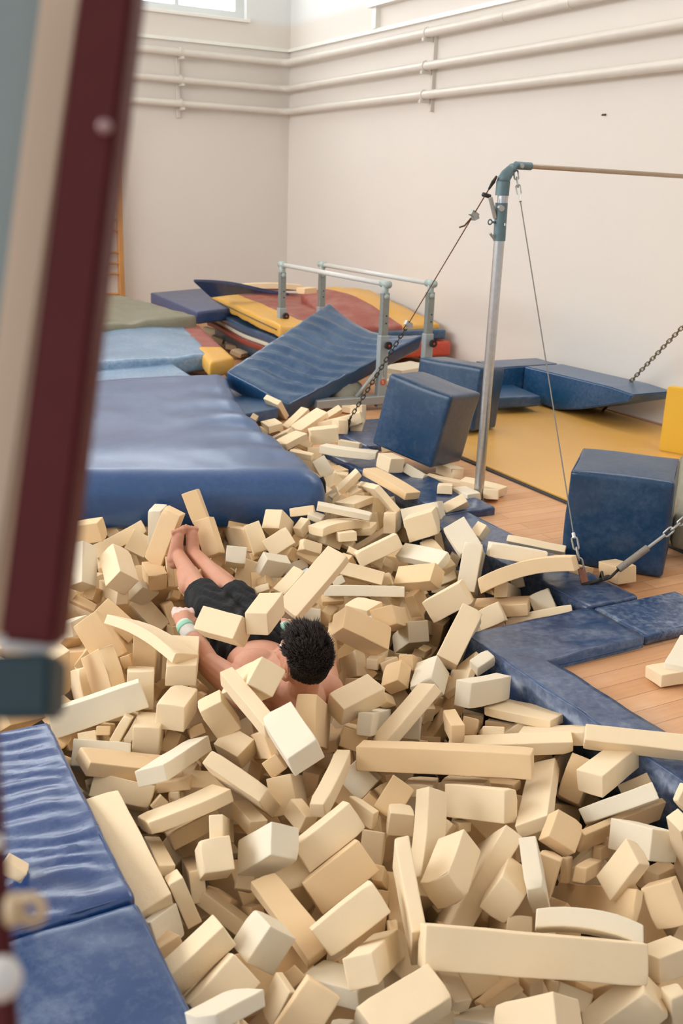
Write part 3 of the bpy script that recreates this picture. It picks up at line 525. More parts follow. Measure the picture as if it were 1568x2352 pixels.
# chain 4 by the wall
w0=atz(1384,943,.03); w1=atX(1428,897,w0.x-.02); w2=atX(1610,706,w0.x-.35)
t=root('tension_chain',w0,'chain running up along the right wall from under the raised wedge','chain','tension chains')
bm=bmesh.new(); chain(bm,w1+(w2-w1)*.06,w2,.058,.0042,.0135); from_bm('chain',bm,plain('brass_dark',(120,104,76),.5,.6),t)
rod('strap',w0,w1+(w2-w1)*.07,.012,DARK,t,8)
DATA="""
1.007 1.456 .030 .993 .094 -.045 .055 .198 .098 .063 c 0.000 0|medium cream foam brick rising rightwards, left of the bottom right beam
1.247 1.416 -.079 .071 .524 .813 -.244 .173 .114 .035 w 0.000 0|medium white foam slab lying level, in front of the bottom right beam
1.249 1.292 .030 .085 .530 .703 -.467 .164 .099 .089 c 0.000 0|medium cream foam block lying level, in front of the bottom right beam
1.366 1.465 .031 .922 -.305 .113 -.209 .527 .126 .094 c 0.000 0|large cream foam beam lying level, at the bottom right beam
1.398 1.486 -.090 .995 -.092 .018 .026 .044 .044 .043 t 0.000 0|small tan foam cube, in front of the bottom right beam
1.509 1.475 -.161 .048 .828 .425 -.361 .215 .087 .049 c 0.000 -1|medium cream foam slab seen end-on, in front of the bottom right beam
1.536 1.309 -.083 .369 .258 .877 -.165 .184 .087 .086 c 0.000 0|medium cream foam brick rising rightwards, right of the bottom right beam
1.562 1.484 .030 .849 -.416 .150 -.291 .255 .067 .048 w 0.020 0|medium white foam beam lying level, right of the bottom right beam
1.586 1.451 -.150 .175 .736 .632 -.167 .083 .068 .034 t 0.000 0|small tan foam block rising leftwards, right of the bottom right beam
1.626 1.244 -.042 .512 .568 .369 -.528 .095 .045 .041 c 0.000 0|small cream foam brick standing steeply, right of the bottom right beam
1.702 1.354 -.030 .985 -.156 .063 .047 .137 .076 .066 c 0.000 0|medium cream foam brick rising rightwards, in front of the L-shaped pad's end
.619 1.550 .114 .930 -.230 .117 .264 .178 .084 .036 w 0.000 -1|medium white foam slab rising rightwards, right of the bottom left pad
.651 1.809 .030 .967 -.101 -.229 .052 .174 .067 .064 c 0.000 0|medium cream foam brick rising rightwards, behind the bottom left pad
.676 1.624 -.075 .324 -.751 -.134 .560 .456 .079 .065 c 0.000 0|large cream foam beam rising leftwards, right of the bottom left pad
.682 1.745 -.029 .421 .617 .663 -.052 .160 .146 .086 c 0.000 0|medium cream foam block seen end-on, right of the bottom left pad
.793 1.660 -.030 .529 -.007 .848 .031 .096 .068 .021 c 0.000 0|small cream foam slab standing steeply, right of the bottom left pad
.803 1.539 .030 .234 .271 .345 -.868 .140 .084 .069 t 0.000 0|medium tan foam block rising rightwards, right of the bottom left pad
.813 1.785 .030 .411 -.041 .909 -.058 .099 .093 .088 w 0.000 0|medium white foam cube, right of the bottom left pad
.886 1.522 -.029 .925 -.162 .171 .300 .056 .044 .029 w 0.000 0|small white foam block seen end-on, right of the bottom left pad
.896 1.784 -.124 .486 .639 .573 -.166 .198 .045 .041 t 0.000 0|medium tan foam beam seen end-on, right of the bottom left pad
.964 1.664 -.060 .064 .520 .835 -.168 .176 .105 .048 w 0.000 0|medium white foam slab lying level, right of the bottom left pad
1.037 1.761 .030 .402 -.887 -.096 -.204 .183 .084 .076 c 0.000 0|medium cream foam brick rising rightwards, in front of the pale block before the neck
1.067 1.679 -.033 .838 -.291 .174 .427 .426 .070 .070 c 0.000 0|large cream foam beam rising rightwards, left of the bottom right beam
1.196 1.529 -.061 .017 -.777 -.627 .042 .118 .047 .040 c 0.000 -1|small cream foam brick rising leftwards, left of the bottom right beam
1.210 1.761 .030 .619 -.516 -.536 .251 .261 .170 .038 c 0.000 0|large cream foam slab standing steeply, left of the bottom right beam
1.326 1.520 -.121 .384 .718 .566 -.132 .133 .104 .027 t 0.000 0|medium tan foam block seen end-on, in front of the bottom right beam
1.340 1.614 -.156 .941 .279 -.191 -.024 .086 .075 .073 c 0.000 0|small cream foam cube, left of the bottom right beam
1.374 1.812 .030 .887 -.292 -.171 .315 .193 .094 .084 c 0.000 -1|medium cream foam brick standing steeply, in front of the long mid-pit beam
1.509 1.737 -.030 .753 -.522 -.080 .393 .178 .103 .078 c 0.000 0|medium cream foam brick standing steeply, behind the bottom right beam
1.530 1.735 -.152 .158 .811 .472 -.306 .303 .070 .047 c -0.001 0|medium cream foam beam seen end-on, behind the bottom right beam
1.562 1.695 .030 .575 -.621 -.507 .165 .152 .124 .048 w 0.000 0|medium white foam block standing steeply, behind the bottom right beam
1.652 1.746 -.035 .519 .165 .726 -.421 .112 .101 .059 t 0.000 0|medium tan foam block standing steeply, behind the bottom right beam
1.748 1.806 .030 .335 -.869 -.333 -.150 .091 .089 .063 t 0.000 0|small tan foam cube, in front of the L-shaped pad's arm
1.791 1.602 .030 .588 .171 .790 .039 .153 .081 .043 c 0.000 0|medium cream foam slab rising rightwards, in front of the L-shaped pad's end
1.796 1.693 -.140 .533 -.549 -.108 .635 .467 .086 .024 t 0.000 0|large tan foam beam lying level, behind the bottom right beam
1.824 1.761 -.090 .561 -.744 -.058 .360 .265 .041 .037 t 0.000 0|medium tan foam beam seen end-on, behind the bottom right beam
1.863 1.504 -.030 .380 -.852 -.132 .335 .135 .111 .082 t 0.000 0|medium tan foam block seen end-on, in front of the L-shaped pad's end
2.004 1.736 -.030 .005 .692 .676 -.253 .164 .109 .088 w 0.000 0|medium white foam block rising leftwards, in front of the L-shaped pad's end
2.065 1.634 -.029 .850 .101 .515 .055 .392 .061 .043 c 0.005 0|medium cream foam beam standing steeply, in front of the L-shaped pad's end
2.065 1.707 -.150 .989 -.123 .037 .073 .091 .056 .049 t 0.000 1|small tan foam block rising rightwards, in front of the L-shaped pad's end
2.184 1.753 .047 .765 .508 .229 -.324 .082 .063 .025 c 0.000 0|small cream foam slab rising leftwards, right of the L-shaped pad's end
.300 2.059 .221 .754 .068 .410 .508 .375 .057 .026 c 0.000 1|medium cream foam beam seen end-on, left of the creased pad's edge
.638 2.011 -.046 .484 -.816 -.222 .224 .108 .089 .035 w 0.000 0|medium white foam block rising rightwards, right of the left pad seam
.714 2.077 -.030 .788 -.108 .585 -.161 .136 .067 .040 c 0.000 0|medium cream foam brick standing steeply, behind the left pad seam
.819 2.123 .030 .681 .323 .627 .197 .139 .087 .082 c 0.000 0|medium cream foam block seen end-on, right of the plank along the left pad
.832 2.085 -.117 .291 -.371 -.872 .132 .142 .065 .041 c 0.000 0|medium cream foam brick rising leftwards, right of the left pad seam
.852 2.147 -.124 .217 -.457 -.815 .283 .083 .065 .026 t 0.000 0|small tan foam block rising leftwards, right of the left pad seam
.911 1.855 -.156 .391 -.783 -.181 .448 .131 .032 .025 t 0.000 1|small tan foam beam seen end-on, right of the bottom left pad
.913 2.086 -.149 .083 .583 .773 -.235 .056 .045 .039 t 0.000 0|small tan foam cube, right of the left pad seam
.919 2.149 -.093 .635 .456 .613 .111 .116 .052 .051 c 0.000 -1|small cream foam brick seen end-on, right of the left pad seam
.939 1.897 -.030 .029 -.650 -.750 -.122 .268 .074 .036 t -0.001 0|medium tan foam beam rising leftwards, right of the left pad seam
.962 2.094 .030 .504 .317 .789 .153 .174 .092 .088 w 0.000 0|medium white foam brick rising rightwards, in front of the pale block before the neck
1.126 1.981 -.029 .429 -.876 -.102 -.197 .190 .099 .069 t 0.000 0|medium tan foam brick rising rightwards, in front of the pale block before the neck
1.139 2.080 .030 .470 -.853 -.127 -.189 .195 .085 .075 c 0.000 0|medium cream foam brick rising rightwards, in front of the man's bare shoulders
1.270 1.994 -.095 .716 .466 .520 -.005 .157 .042 .031 t 0.000 -1|small tan foam beam seen end-on, in front of the long mid-pit beam
1.286 1.960 -.245 .406 -.719 -.141 .546 .443 .034 .025 t -0.002 -1|medium tan foam beam seen end-on, left of the bottom right beam
1.315 2.118 -.089 .574 .045 .700 -.423 .094 .073 .065 c 0.000 0|small cream foam cube, in front of the long mid-pit beam
1.410 1.976 .018 .452 -.727 -.502 -.125 .254 .075 .057 c -0.007 0|medium cream foam beam standing steeply, in front of the long mid-pit beam
1.413 2.130 -.030 .653 -.719 .194 -.139 .076 .072 .068 c 0.000 0|small cream foam cube, right of the pale block before the neck
1.547 1.871 -.249 .499 .335 .790 -.120 .049 .043 .037 t 0.000 0|small tan foam cube, left of the bottom right beam
1.549 2.130 -.400 .534 -.401 -.571 .477 .084 .067 .032 c 0.000 0|small cream foam block rising leftwards, left of the bottom right beam
1.553 1.947 -.202 .546 .597 .586 -.044 .469 .342 .056 c 0.000 0|large cream foam slab rising rightwards, behind the bottom right beam
1.617 2.106 -.096 .047 .688 .706 -.162 .054 .044 .028 c 0.000 0|small cream foam block seen end-on, in front of the long mid-pit beam
1.658 2.068 -.006 .379 -.415 -.377 .736 .218 .099 .070 c 0.000 0|medium cream foam brick lying level, in front of the long mid-pit beam
1.759 2.143 -.190 .514 .623 .519 -.279 .130 .085 .077 t 0.000 0|medium tan foam block seen end-on, in front of the long mid-pit beam
1.824 1.847 -.148 .591 .137 .626 -.489 .073 .066 .022 t 0.000 0|small tan foam block standing steeply, behind the bottom right beam
1.872 2.049 -.028 .886 -.243 -.035 .393 .439 .096 .043 c -0.002 0|large cream foam beam standing steeply, in front of the L-shaped pad's arm
1.975 1.866 -.148 .577 -.781 -.073 .228 .061 .041 .029 t 0.000 0|small tan foam block seen end-on, in front of the L-shaped pad's end
2.066 1.901 -.029 .118 .333 .850 -.390 .234 .090 .051 w 0.000 0|medium white foam slab rising rightwards, left of the L-shaped pad's end
2.087 1.886 -.090 .769 -.638 -.014 .019 .394 .077 .022 t 0.004 0|large tan foam beam rising rightwards, left of the L-shaped pad's end
2.103 2.132 -.088 .647 .614 .453 -.015 .169 .148 .080 t 0.000 -1|medium tan foam block seen end-on, in front of the L-shaped pad's arm
2.116 2.009 .026 .986 -.067 -.030 .151 .240 .084 .076 c 0.000 0|medium cream foam brick rising rightwards, left of the plank on the right pad
2.228 1.994 .098 .812 -.457 .155 -.327 .357 .067 .059 c 0.000 0|medium cream foam beam lying level, left of the plank on the right pad
2.249 1.995 -.088 .824 -.389 .163 .380 .141 .106 .074 c 0.000 0|medium cream foam block seen end-on, left of the L-shaped pad's end
.619 2.251 .033 .007 .693 .710 .125 .431 .098 .045 c -0.001 0|large cream foam beam standing steeply, at the plank along the left pad
.716 2.279 -.031 .030 .750 .638 -.173 .253 .045 .031 c 0.000 0|medium cream foam beam rising leftwards, right of the plank along the left pad
.824 2.370 .030 .979 -.195 -.053 .038 .253 .126 .039 c -0.004 0|large cream foam slab rising rightwards, right of the plank along the left pad
.824 2.316 -.161 .412 -.662 -.286 .556 .438 .084 .040 c 0.000 0|large cream foam beam rising leftwards, right of the plank along the left pad
.870 2.430 -.089 .304 .709 .625 -.119 .183 .154 .049 t 0.000 0|large tan foam block seen end-on, right of the plank along the left pad
.918 2.312 -.033 .425 -.709 -.179 .534 .425 .068 .038 c 0.000 1|large cream foam beam seen end-on, right of the plank along the left pad
1.009 2.337 -.030 .093 -.668 -.733 .086 .119 .059 .044 c 0.000 0|small cream foam brick rising leftwards, in front of the pale block before the neck
1.024 2.404 .030 .843 .026 .417 .337 .326 .199 .048 c -0.004 0|large cream foam slab rising leftwards, in front of the pale block before the neck
1.099 2.234 .270 .111 .718 .665 .176 .197 .098 .075 w 0.000 0|medium white foam brick rising leftwards, at the pale block before the neck
1.152 2.275 -.030 .583 -.381 -.413 .587 .100 .057 .046 c 0.000 0|small cream foam brick rising leftwards, in front of the man's bare shoulders
1.275 2.311 .030 .603 -.686 -.294 .282 .322 .051 .049 c -0.005 1|medium cream foam beam standing steeply, in front of the pale block before the neck
1.329 2.212 -.030 .446 -.364 -.581 .575 .103 .061 .025 c 0.000 0|small cream foam slab rising leftwards, in front of the pale block before the neck
1.448 2.436 -.078 .534 -.039 -.547 .643 .102 .093 .070 w 0.000 0|medium white foam cube, right of the pale block before the neck
1.456 2.245 -.046 .543 .635 .549 -.010 .178 .115 .077 t 0.000 1|medium tan foam block seen end-on, right of the pale block before the neck
1.460 2.304 -.159 .463 -.629 -.354 .514 .067 .052 .030 t 0.000 0|small tan foam block seen end-on, in front of the long mid-pit beam
1.557 2.479 -.202 .165 -.875 -.319 .325 .455 .052 .045 t 0.000 0|medium tan foam beam rising rightwards, left of the long mid-pit beam
1.610 2.317 -.084 .891 -.129 .152 .407 .150 .097 .040 c 0.000 0|medium cream foam slab seen end-on, in front of the long mid-pit beam
1.664 2.275 .030 .011 -.344 -.921 .184 .555 .136 .077 t -0.003 0|large tan foam beam lying level, at the long mid-pit beam
1.731 2.241 -.060 .032 .457 .873 -.168 .147 .071 .027 c 0.000 0|medium cream foam slab lying level, in front of the long mid-pit beam
1.807 2.435 .030 .536 -.647 -.329 .430 .176 .064 .047 t 0.000 1|medium tan foam brick seen end-on, behind the long mid-pit beam
1.862 2.216 -.089 .035 .455 .874 -.170 .102 .072 .028 t 0.000 0|small tan foam slab lying level, right of the long mid-pit beam
1.942 2.292 .000 .119 .324 .937 .045 .410 .057 .053 c 0.000 0|medium cream foam beam lying level, left of the L-shaped pad's arm
2.123 2.286 -.006 .021 .372 .906 -.200 .219 .190 .045 c 0.000 0|large cream foam block lying level, in front of the L-shaped pad's arm
2.124 2.475 -.088 .398 .777 .484 -.053 .128 .103 .048 c 0.000 0|medium cream foam block seen end-on, left of the L-shaped pad's arm
2.171 2.481 -.033 .007 .541 .831 -.131 .256 .184 .033 c 0.002 0|large cream foam slab lying level, left of the L-shaped pad's arm
2.245 2.328 -.141 .796 .502 .287 .180 .559 .071 .023 c 0.000 0|large cream foam beam rising rightwards, in front of the L-shaped pad's arm
2.783 2.406 .033 .992 -.040 -.024 -.118 .138 .105 .051 c 0.000 0|medium cream foam slab lying level, behind the plank on the right pad
2.950 2.487 .043 .953 -.047 .032 .298 .404 .096 .044 w 0.001 1|large white foam beam standing steeply, in front of the right-hand blue cube
.600 2.711 -.059 .844 .055 .468 .257 .062 .048 .033 w 0.000 0|small white foam block seen end-on, behind the creased pad's edge
.718 2.645 -.051 .017 -.260 -.886 -.384 .189 .073 .070 c 0.000 0|medium cream foam brick lying level, behind the creased pad's edge
.748 2.714 .000 .983 .009 .185 .005 .280 .104 .047 t 0.000 0|large tan foam slab lying level, behind the creased pad's edge
.819 2.601 -.089 .651 -.429 -.011 .626 .174 .046 .035 t 0.000 1|small tan foam beam seen end-on, behind the plank along the left pad
.879 2.597 -.082 .854 -.184 .203 .442 .067 .035 .034 c 0.000 -1|small cream foam brick seen end-on, behind the plank along the left pad
.893 2.634 .027 .867 -.220 .074 .440 .446 .087 .051 w 0.000 0|large white foam beam rising rightwards, in front of the man's bent arm
.947 2.767 -.123 .822 -.146 .143 .532 .394 .104 .033 t -0.001 0|large tan foam beam rising rightwards, right of the creased pad's edge
1.106 2.563 .216 .477 -.466 -.614 .422 .293 .062 .046 c 0.000 0|medium cream foam beam rising leftwards, right of the man's bent arm
1.153 2.777 -.074 .081 .532 .816 .212 .115 .086 .074 c 0.000 0|medium cream foam block rising leftwards, left of the pale block before the neck
1.203 2.761 .167 .488 .565 .659 .095 .428 .096 .093 c 0.000 0|large cream foam beam rising rightwards, right of the man's bent arm
1.220 2.727 -.056 .704 .315 .533 .348 .426 .088 .028 t 0.000 0|large tan foam beam lying level, left of the pale block before the neck
1.221 2.598 -.058 .802 .252 .417 .346 .268 .059 .051 t 0.001 1|medium tan foam beam seen end-on, in front of the pale block before the neck
1.257 2.814 -.201 .552 .386 .665 -.323 .067 .058 .054 t 0.000 0|small tan foam cube, left of the pale block before the neck
1.272 2.595 -.187 .386 -.761 -.218 .473 .462 .121 .079 c 0.000 0|large cream foam beam seen end-on, in front of the pale block before the neck
1.393 2.667 .016 .491 -.710 -.136 .485 .437 .154 .066 t 0.000 0|large tan foam slab seen end-on, in front of the man's bare shoulders
1.593 2.736 .030 .986 .127 -.052 .099 .187 .093 .084 c 0.000 0|medium cream foam brick rising rightwards, right of the man's bare shoulders
1.614 2.767 -.147 .017 .858 .448 -.249 .300 .095 .071 t 0.005 0|large tan foam beam seen end-on, in front of the man's bare shoulders
1.689 2.750 -.090 .548 -.715 -.142 .410 .368 .079 .052 w -0.005 0|large white foam beam rising rightwards, right of the man's bare shoulders
1.695 2.660 -.273 .090 .697 .699 -.131 .056 .042 .033 t 0.000 0|small tan foam block seen end-on, left of the long mid-pit beam
1.724 2.606 -.000 .928 -.213 -.305 .016 .273 .129 .039 c 0.000 0|large cream foam slab rising rightwards, behind the long mid-pit beam
1.773 2.662 -.088 .093 -.306 -.904 .283 .093 .091 .086 w 0.000 0|small white foam cube, left of the long mid-pit beam
1.948 2.799 -.127 .701 .217 .680 .007 .067 .055 .044 c 0.000 0|small cream foam cube, behind the long mid-pit beam
2.020 2.503 -.107 .151 .844 .446 -.256 .459 .076 .043 c 0.000 0|large cream foam beam seen end-on, right of the long mid-pit beam
2.039 2.631 -.143 .566 -.678 -.090 .460 .448 .064 .053 t 0.001 1|large tan foam beam seen end-on, behind the long mid-pit beam
2.056 2.600 .030 .624 -.758 -.046 .185 .263 .091 .067 w -0.007 0|medium white foam brick lying level, in front of the L-shaped pad's corner
2.081 2.833 -.189 .313 .484 .617 -.536 .240 .061 .054 t 0.000 0|medium tan foam beam rising rightwards, behind the long mid-pit beam
2.182 2.787 .030 .809 -.560 -.163 -.069 .090 .058 .050 w 0.000 0|small white foam block rising rightwards, in front of the L-shaped pad's corner
2.239 2.698 -.209 .098 .883 .405 -.214 .448 .121 .026 t 0.002 0|large tan foam beam seen end-on, left of the L-shaped pad's arm
.641 3.084 -.084 .476 .514 .712 -.040 .068 .042 .037 t 0.000 0|small tan foam block seen end-on, in front of the creased pad's corner
.728 2.935 -.098 .126 .756 .570 -.297 .393 .181 .084 w -0.000 0|large white foam slab seen end-on, right of the creased pad's corner
.757 3.052 .030 .000 .156 .587 -.794 .322 .094 .069 w -0.004 0|large white foam beam rising rightwards, right of the creased pad's corner
.784 3.057 -.059 .813 -.108 .193 .538 .185 .045 .030 t 0.000 0|small tan foam beam seen end-on, right of the creased pad's corner
.827 2.992 -.030 .646 -.520 -.130 .544 .157 .097 .032 c 0.000 0|medium cream foam slab seen end-on, right of the creased pad's corner
.897 2.932 -.041 .591 -.612 -.327 .412 .130 .103 .091 c 0.000 0|medium cream foam cube, left of the man's bent arm
1.007 2.945 .030 .897 .007 .040 .441 .172 .096 .093 c 0.000 1|medium cream foam brick rising rightwards, left of the man's bent arm
1.025 3.038 -.171 .563 -.601 -.101 .558 .346 .073 .052 t 0.000 -1|medium tan foam beam seen end-on, in front of the man's bent arm
1.052 2.921 -.234 .668 -.224 -.668 .239 .096 .074 .035 t 0.000 0|small tan foam block standing steeply, in front of the man's bent arm
1.059 2.904 -.059 .329 .733 .576 -.153 .070 .056 .037 t 0.000 0|small tan foam block seen end-on, in front of the man's bent arm
1.115 2.834 .030 .696 -.515 .420 .273 .141 .088 .069 c 0.000 0|medium cream foam block rising leftwards, in front of the man's bent arm
1.202 3.010 .270 .222 .461 .792 .332 .181 .089 .086 c 0.000 0|medium cream foam brick rising leftwards, in front of the black shorts
1.349 2.985 .305 .902 -.050 -.005 .428 .207 .085 .083 c 0.000 0|medium cream foam brick rising rightwards, left of the big beam above his head
1.546 2.917 -.365 .587 -.646 -.177 .455 .484 .084 .061 t -0.007 0|large tan foam beam rising rightwards, in front of the pale block before the neck
1.599 2.906 -.230 .842 -.191 .131 .487 .391 .061 .044 t 0.000 0|medium tan foam beam seen end-on, right of the pale block before the neck
1.803 2.865 -.089 .902 .301 .311 .017 .061 .042 .039 t 0.000 0|small tan foam block seen end-on, right of the man's bare shoulders
1.879 2.922 -.030 .860 -.181 -.356 .319 .099 .087 .064 t 0.000 0|medium tan foam cube, left of the L-shaped pad's corner
1.982 2.844 -.030 .878 -.249 -.172 .372 .174 .098 .093 w 0.000 -1|medium white foam brick standing steeply, in front of the L-shaped pad's corner
2.054 3.092 -.088 .509 -.728 -.166 .429 .421 .062 .053 t 0.005 0|medium tan foam beam seen end-on, left of the L-shaped pad's corner
2.141 2.853 -.049 .849 -.353 -.252 .300 .166 .146 .027 c 0.000 0|medium cream foam block standing steeply, in front of the L-shaped pad's corner
2.201 2.975 .048 .589 .629 .507 .022 .238 .235 .091 c -0.006 1|large cream foam block seen end-on, left of the L-shaped pad's corner
2.288 2.959 -.313 .873 -.080 .201 .436 .474 .089 .037 t 0.000 0|large tan foam beam seen end-on, in front of the L-shaped pad's corner
2.756 3.144 -.018 .084 .356 .894 -.260 .292 .111 .035 c -0.005 0|large cream foam slab lying level, in front of the rusty anchor plate
.777 3.169 -.175 .784 -.217 .210 .542 .467 .060 .054 c 0.002 0|large cream foam beam rising leftwards, right of the creased pad's corner
.877 3.439 -.033 .319 -.642 -.386 .580 .422 .156 .055 t 0.000 -1|large tan foam slab rising rightwards, right of the blurred dark joint
.950 3.191 -.001 .491 -.628 -.288 .531 .248 .135 .097 c 0.000 0|large cream foam brick seen end-on, left of the man's bent arm
1.032 3.308 .139 .142 -.561 -.796 .175 .419 .134 .039 c -0.020 1|large cream foam beam rising leftwards, in front of the man's taped fist
1.074 3.357 -.119 .439 .381 .774 -.252 .065 .053 .042 t 0.000 0|small tan foam cube, left of the man's bent arm
1.134 3.245 .049 .036 .826 .556 -.084 .410 .109 .077 c 0.000 0|large cream foam beam standing steeply, left of the man's bent arm
1.742 3.372 .215 .922 .209 -.280 .168 .330 .104 .054 c -0.003 0|large cream foam beam rising rightwards, at the big beam above his head
1.928 3.293 -.006 .891 -.355 .282 -.007 .230 .110 .108 t 0.000 0|medium tan foam brick rising leftwards, right of the man's head
1.975 3.436 -.245 .659 .435 .561 .248 .412 .108 .047 c 0.003 0|large cream foam beam rising rightwards, right of the man's head
1.986 3.254 -.134 .937 -.057 .037 .343 .102 .051 .045 c 0.000 0|small cream foam brick seen end-on, right of the man's head
2.103 3.380 -.237 .775 -.283 .083 .559 .507 .077 .049 c 0.000 0|large cream foam beam seen end-on, right of the man's head
2.183 3.456 -.060 .858 -.267 .107 .426 .442 .094 .089 t -0.004 0|large tan foam beam seen end-on, right of the big beam above his head
2.406 3.350 .030 .242 .308 .895 -.214 .190 .143 .105 c 0.000 0|medium cream foam block rising rightwards, behind the L-shaped pad's corner
2.521 3.187 .001 .182 .309 .892 -.275 .115 .102 .087 c 0.000 0|medium cream foam cube, behind the L-shaped pad's corner
2.559 3.228 -.079 .106 .311 .903 -.275 .131 .091 .030 c 0.000 0|medium cream foam slab rising rightwards, behind the L-shaped pad's corner
2.642 3.264 -.006 .061 .355 .928 -.097 .241 .153 .056 t 0.000 0|large tan foam slab lying level, behind the L-shaped pad's corner
2.805 3.304 .135 .112 .352 .905 -.210 .423 .361 .067 t -0.030 0|large tan foam block lying level, left of the rusty anchor plate
2.840 3.444 -.054 .516 -.770 -.101 .362 .470 .072 .062 c -0.002 0|large cream foam beam rising leftwards, behind the L-shaped pad's corner
2.843 3.226 -.003 .829 .384 .328 .242 .130 .101 .096 w 0.000 0|medium white foam cube, left of the rusty anchor plate
3.325 3.274 .055 .062 .752 .654 -.054 .159 .103 .083 t 0.000 0|medium tan foam block rising leftwards, at the right-hand blue cube
.717 3.514 -.030 .733 -.011 .624 .270 .227 .086 .074 c 0.000 0|medium cream foam brick standing steeply, behind the blurred dark joint
.870 3.774 -.252 .645 .359 .565 .368 .403 .135 .046 c 0.000 0|large cream foam slab seen end-on, right of the blurred dark joint
.930 3.669 -.010 .542 .130 -.560 .612 .204 .116 .070 t 0.000 0|medium tan foam brick rising leftwards, right of the blurred red post
1.017 3.579 -.088 .401 -.736 -.325 .438 .087 .057 .039 t 0.000 0|small tan foam block seen end-on, in front of the man's taped fist
1.079 3.510 -.046 .656 .492 .520 .240 .334 .205 .090 t 0.000 0|large tan foam slab seen end-on, in front of the man's taped fist
1.942 3.563 -.176 .696 .504 .404 .313 .589 .122 .026 t 0.006 0|large tan foam beam standing steeply, right of the man's head
2.042 3.788 -.147 .742 -.568 -.233 .270 .114 .064 .052 t 0.000 1|small tan foam brick seen end-on, in front of the big beam above his head
2.071 3.809 -.086 .031 -.257 -.908 .328 .106 .071 .038 t 0.000 0|small tan foam slab lying level, in front of the big beam above his head
2.084 3.546 -.018 .086 .581 .809 .025 .144 .098 .031 c 0.000 0|medium cream foam slab rising leftwards, right of the big beam above his head
2.178 3.696 -.017 .030 -.295 -.933 .202 .360 .076 .051 w -0.003 0|medium white foam beam lying level, right of the big beam above his head
2.353 3.567 -.236 .686 .435 .539 .223 .446 .094 .092 w -0.005 0|large white foam beam rising rightwards, left of the L-shaped pad's corner
2.440 3.652 -.100 .748 .320 .452 -.366 .106 .096 .060 t 0.000 0|medium tan foam block standing steeply, left of the L-shaped pad's corner
2.447 3.583 -.327 .906 -.000 .186 .381 .245 .056 .035 t 0.000 1|medium tan foam beam seen end-on, behind the long mid-pit beam
2.460 3.676 .012 .334 .449 .797 .226 .218 .099 .086 t 0.000 0|medium tan foam brick lying level, in front of the foam on the far pads
2.575 3.800 -.321 .875 -.170 .164 .424 .496 .073 .073 c 0.000 -1|large cream foam beam seen end-on, left of the L-shaped pad's corner
2.742 3.652 .013 .676 .576 .442 .122 .335 .229 .088 w -0.003 0|large white foam slab seen end-on, in front of the steel upright
2.908 3.517 .124 .941 -.111 .089 -.308 .277 .120 .068 w 0.002 0|large white foam slab lying level, in front of the steel upright
3.013 3.574 -.075 .886 -.244 .112 .377 .447 .062 .047 c 0.000 0|medium cream foam beam seen end-on, left of the rusty anchor plate
3.126 3.640 .096 .152 -.383 -.868 .277 .291 .060 .037 c 0.000 0|medium cream foam beam lying level, left of the rusty anchor plate
.848 4.106 -.006 .628 .259 .699 -.224 .112 .080 .053 t 0.000 1|medium tan foam block standing steeply, behind the blurred red post
.875 3.876 -.031 .857 -.156 .055 .488 .198 .062 .061 w 0.000 0|medium white foam beam seen end-on, right of the blurred red post
1.058 3.842 -.029 .401 -.227 -.869 .178 .189 .169 .082 t 0.000 0|large tan foam block rising leftwards, left of the man's taped fist
1.747 3.908 -.025 .276 .734 .600 -.159 .126 .069 .035 c 0.000 -1|medium cream foam slab seen end-on, right of the black shorts
1.858 4.111 -.081 .898 .296 .320 -.063 .059 .057 .055 t 0.000 1|small tan foam cube, left of the big beam above his head
1.902 4.127 -.000 .829 -.535 .096 .131 .139 .107 .060 w 0.000 0|medium white foam block lying level, left of the big beam above his head
1.925 3.973 -.034 .945 .115 -.255 .171 .157 .075 .036 c 0.000 0|medium cream foam slab rising rightwards, left of the big beam above his head
2.017 3.864 -.196 .869 -.122 .230 .420 .313 .078 .060 w -0.001 0|medium white foam beam seen end-on, behind the man's head
2.247 3.847 .001 .852 -.017 .240 .464 .224 .198 .062 c 0.000 0|large cream foam block seen end-on, right of the big beam above his head
2.491 4.114 .001 .947 -.193 -.188 -.174 .234 .141 .078 c 0.000 0|large cream foam slab rising rightwards, in front of the foam on the far pads
2.586 4.163 -.122 .307 -.216 -.847 .375 .070 .063 .048 c 0.000 0|small cream foam cube, in front of the foam on the far pads
2.656 3.945 -.000 .237 .573 .761 .193 .301 .092 .048 w -0.004 0|medium white foam beam lying level, in front of the foam on the far pads
2.773 3.985 -.031 .007 -.715 -.670 -.202 .242 .078 .044 c 0.000 0|medium cream foam beam rising leftwards, in front of the foam on the far pads
2.809 3.939 -.138 .286 .818 .488 -.104 .175 .083 .060 c 0.000 0|medium cream foam brick seen end-on, behind the L-shaped pad's corner
2.850 3.889 .091 .051 -.655 -.623 -.424 .169 .122 .063 w 0.000 0|medium white foam slab rising leftwards, in front of the steel upright
2.922 4.112 -.512 .655 -.630 -.169 .381 .544 .122 .067 t -0.000 0|large tan foam beam seen end-on, left of the L-shaped pad's corner
2.962 3.892 .108 .734 -.564 -.331 -.184 .076 .063 .062 c 0.000 0|small cream foam cube, in front of the steel upright
3.045 3.883 -.060 .251 .837 .449 -.188 .143 .091 .065 c 0.000 0|medium cream foam block seen end-on, in front of the steel upright
.924 4.409 -.339 .783 .000 .309 .540 .486 .061 .059 c 0.002 0|large cream foam beam seen end-on, in front of the blurred red post
.931 4.170 -.318 .075 .757 .636 -.129 .273 .130 .086 t 0.006 0|large tan foam brick seen end-on, in front of the blurred red post
.938 4.395 -.018 .514 -.637 -.336 .465 .184 .073 .032 c 0.000 0|medium cream foam slab seen end-on, behind the blurred red post
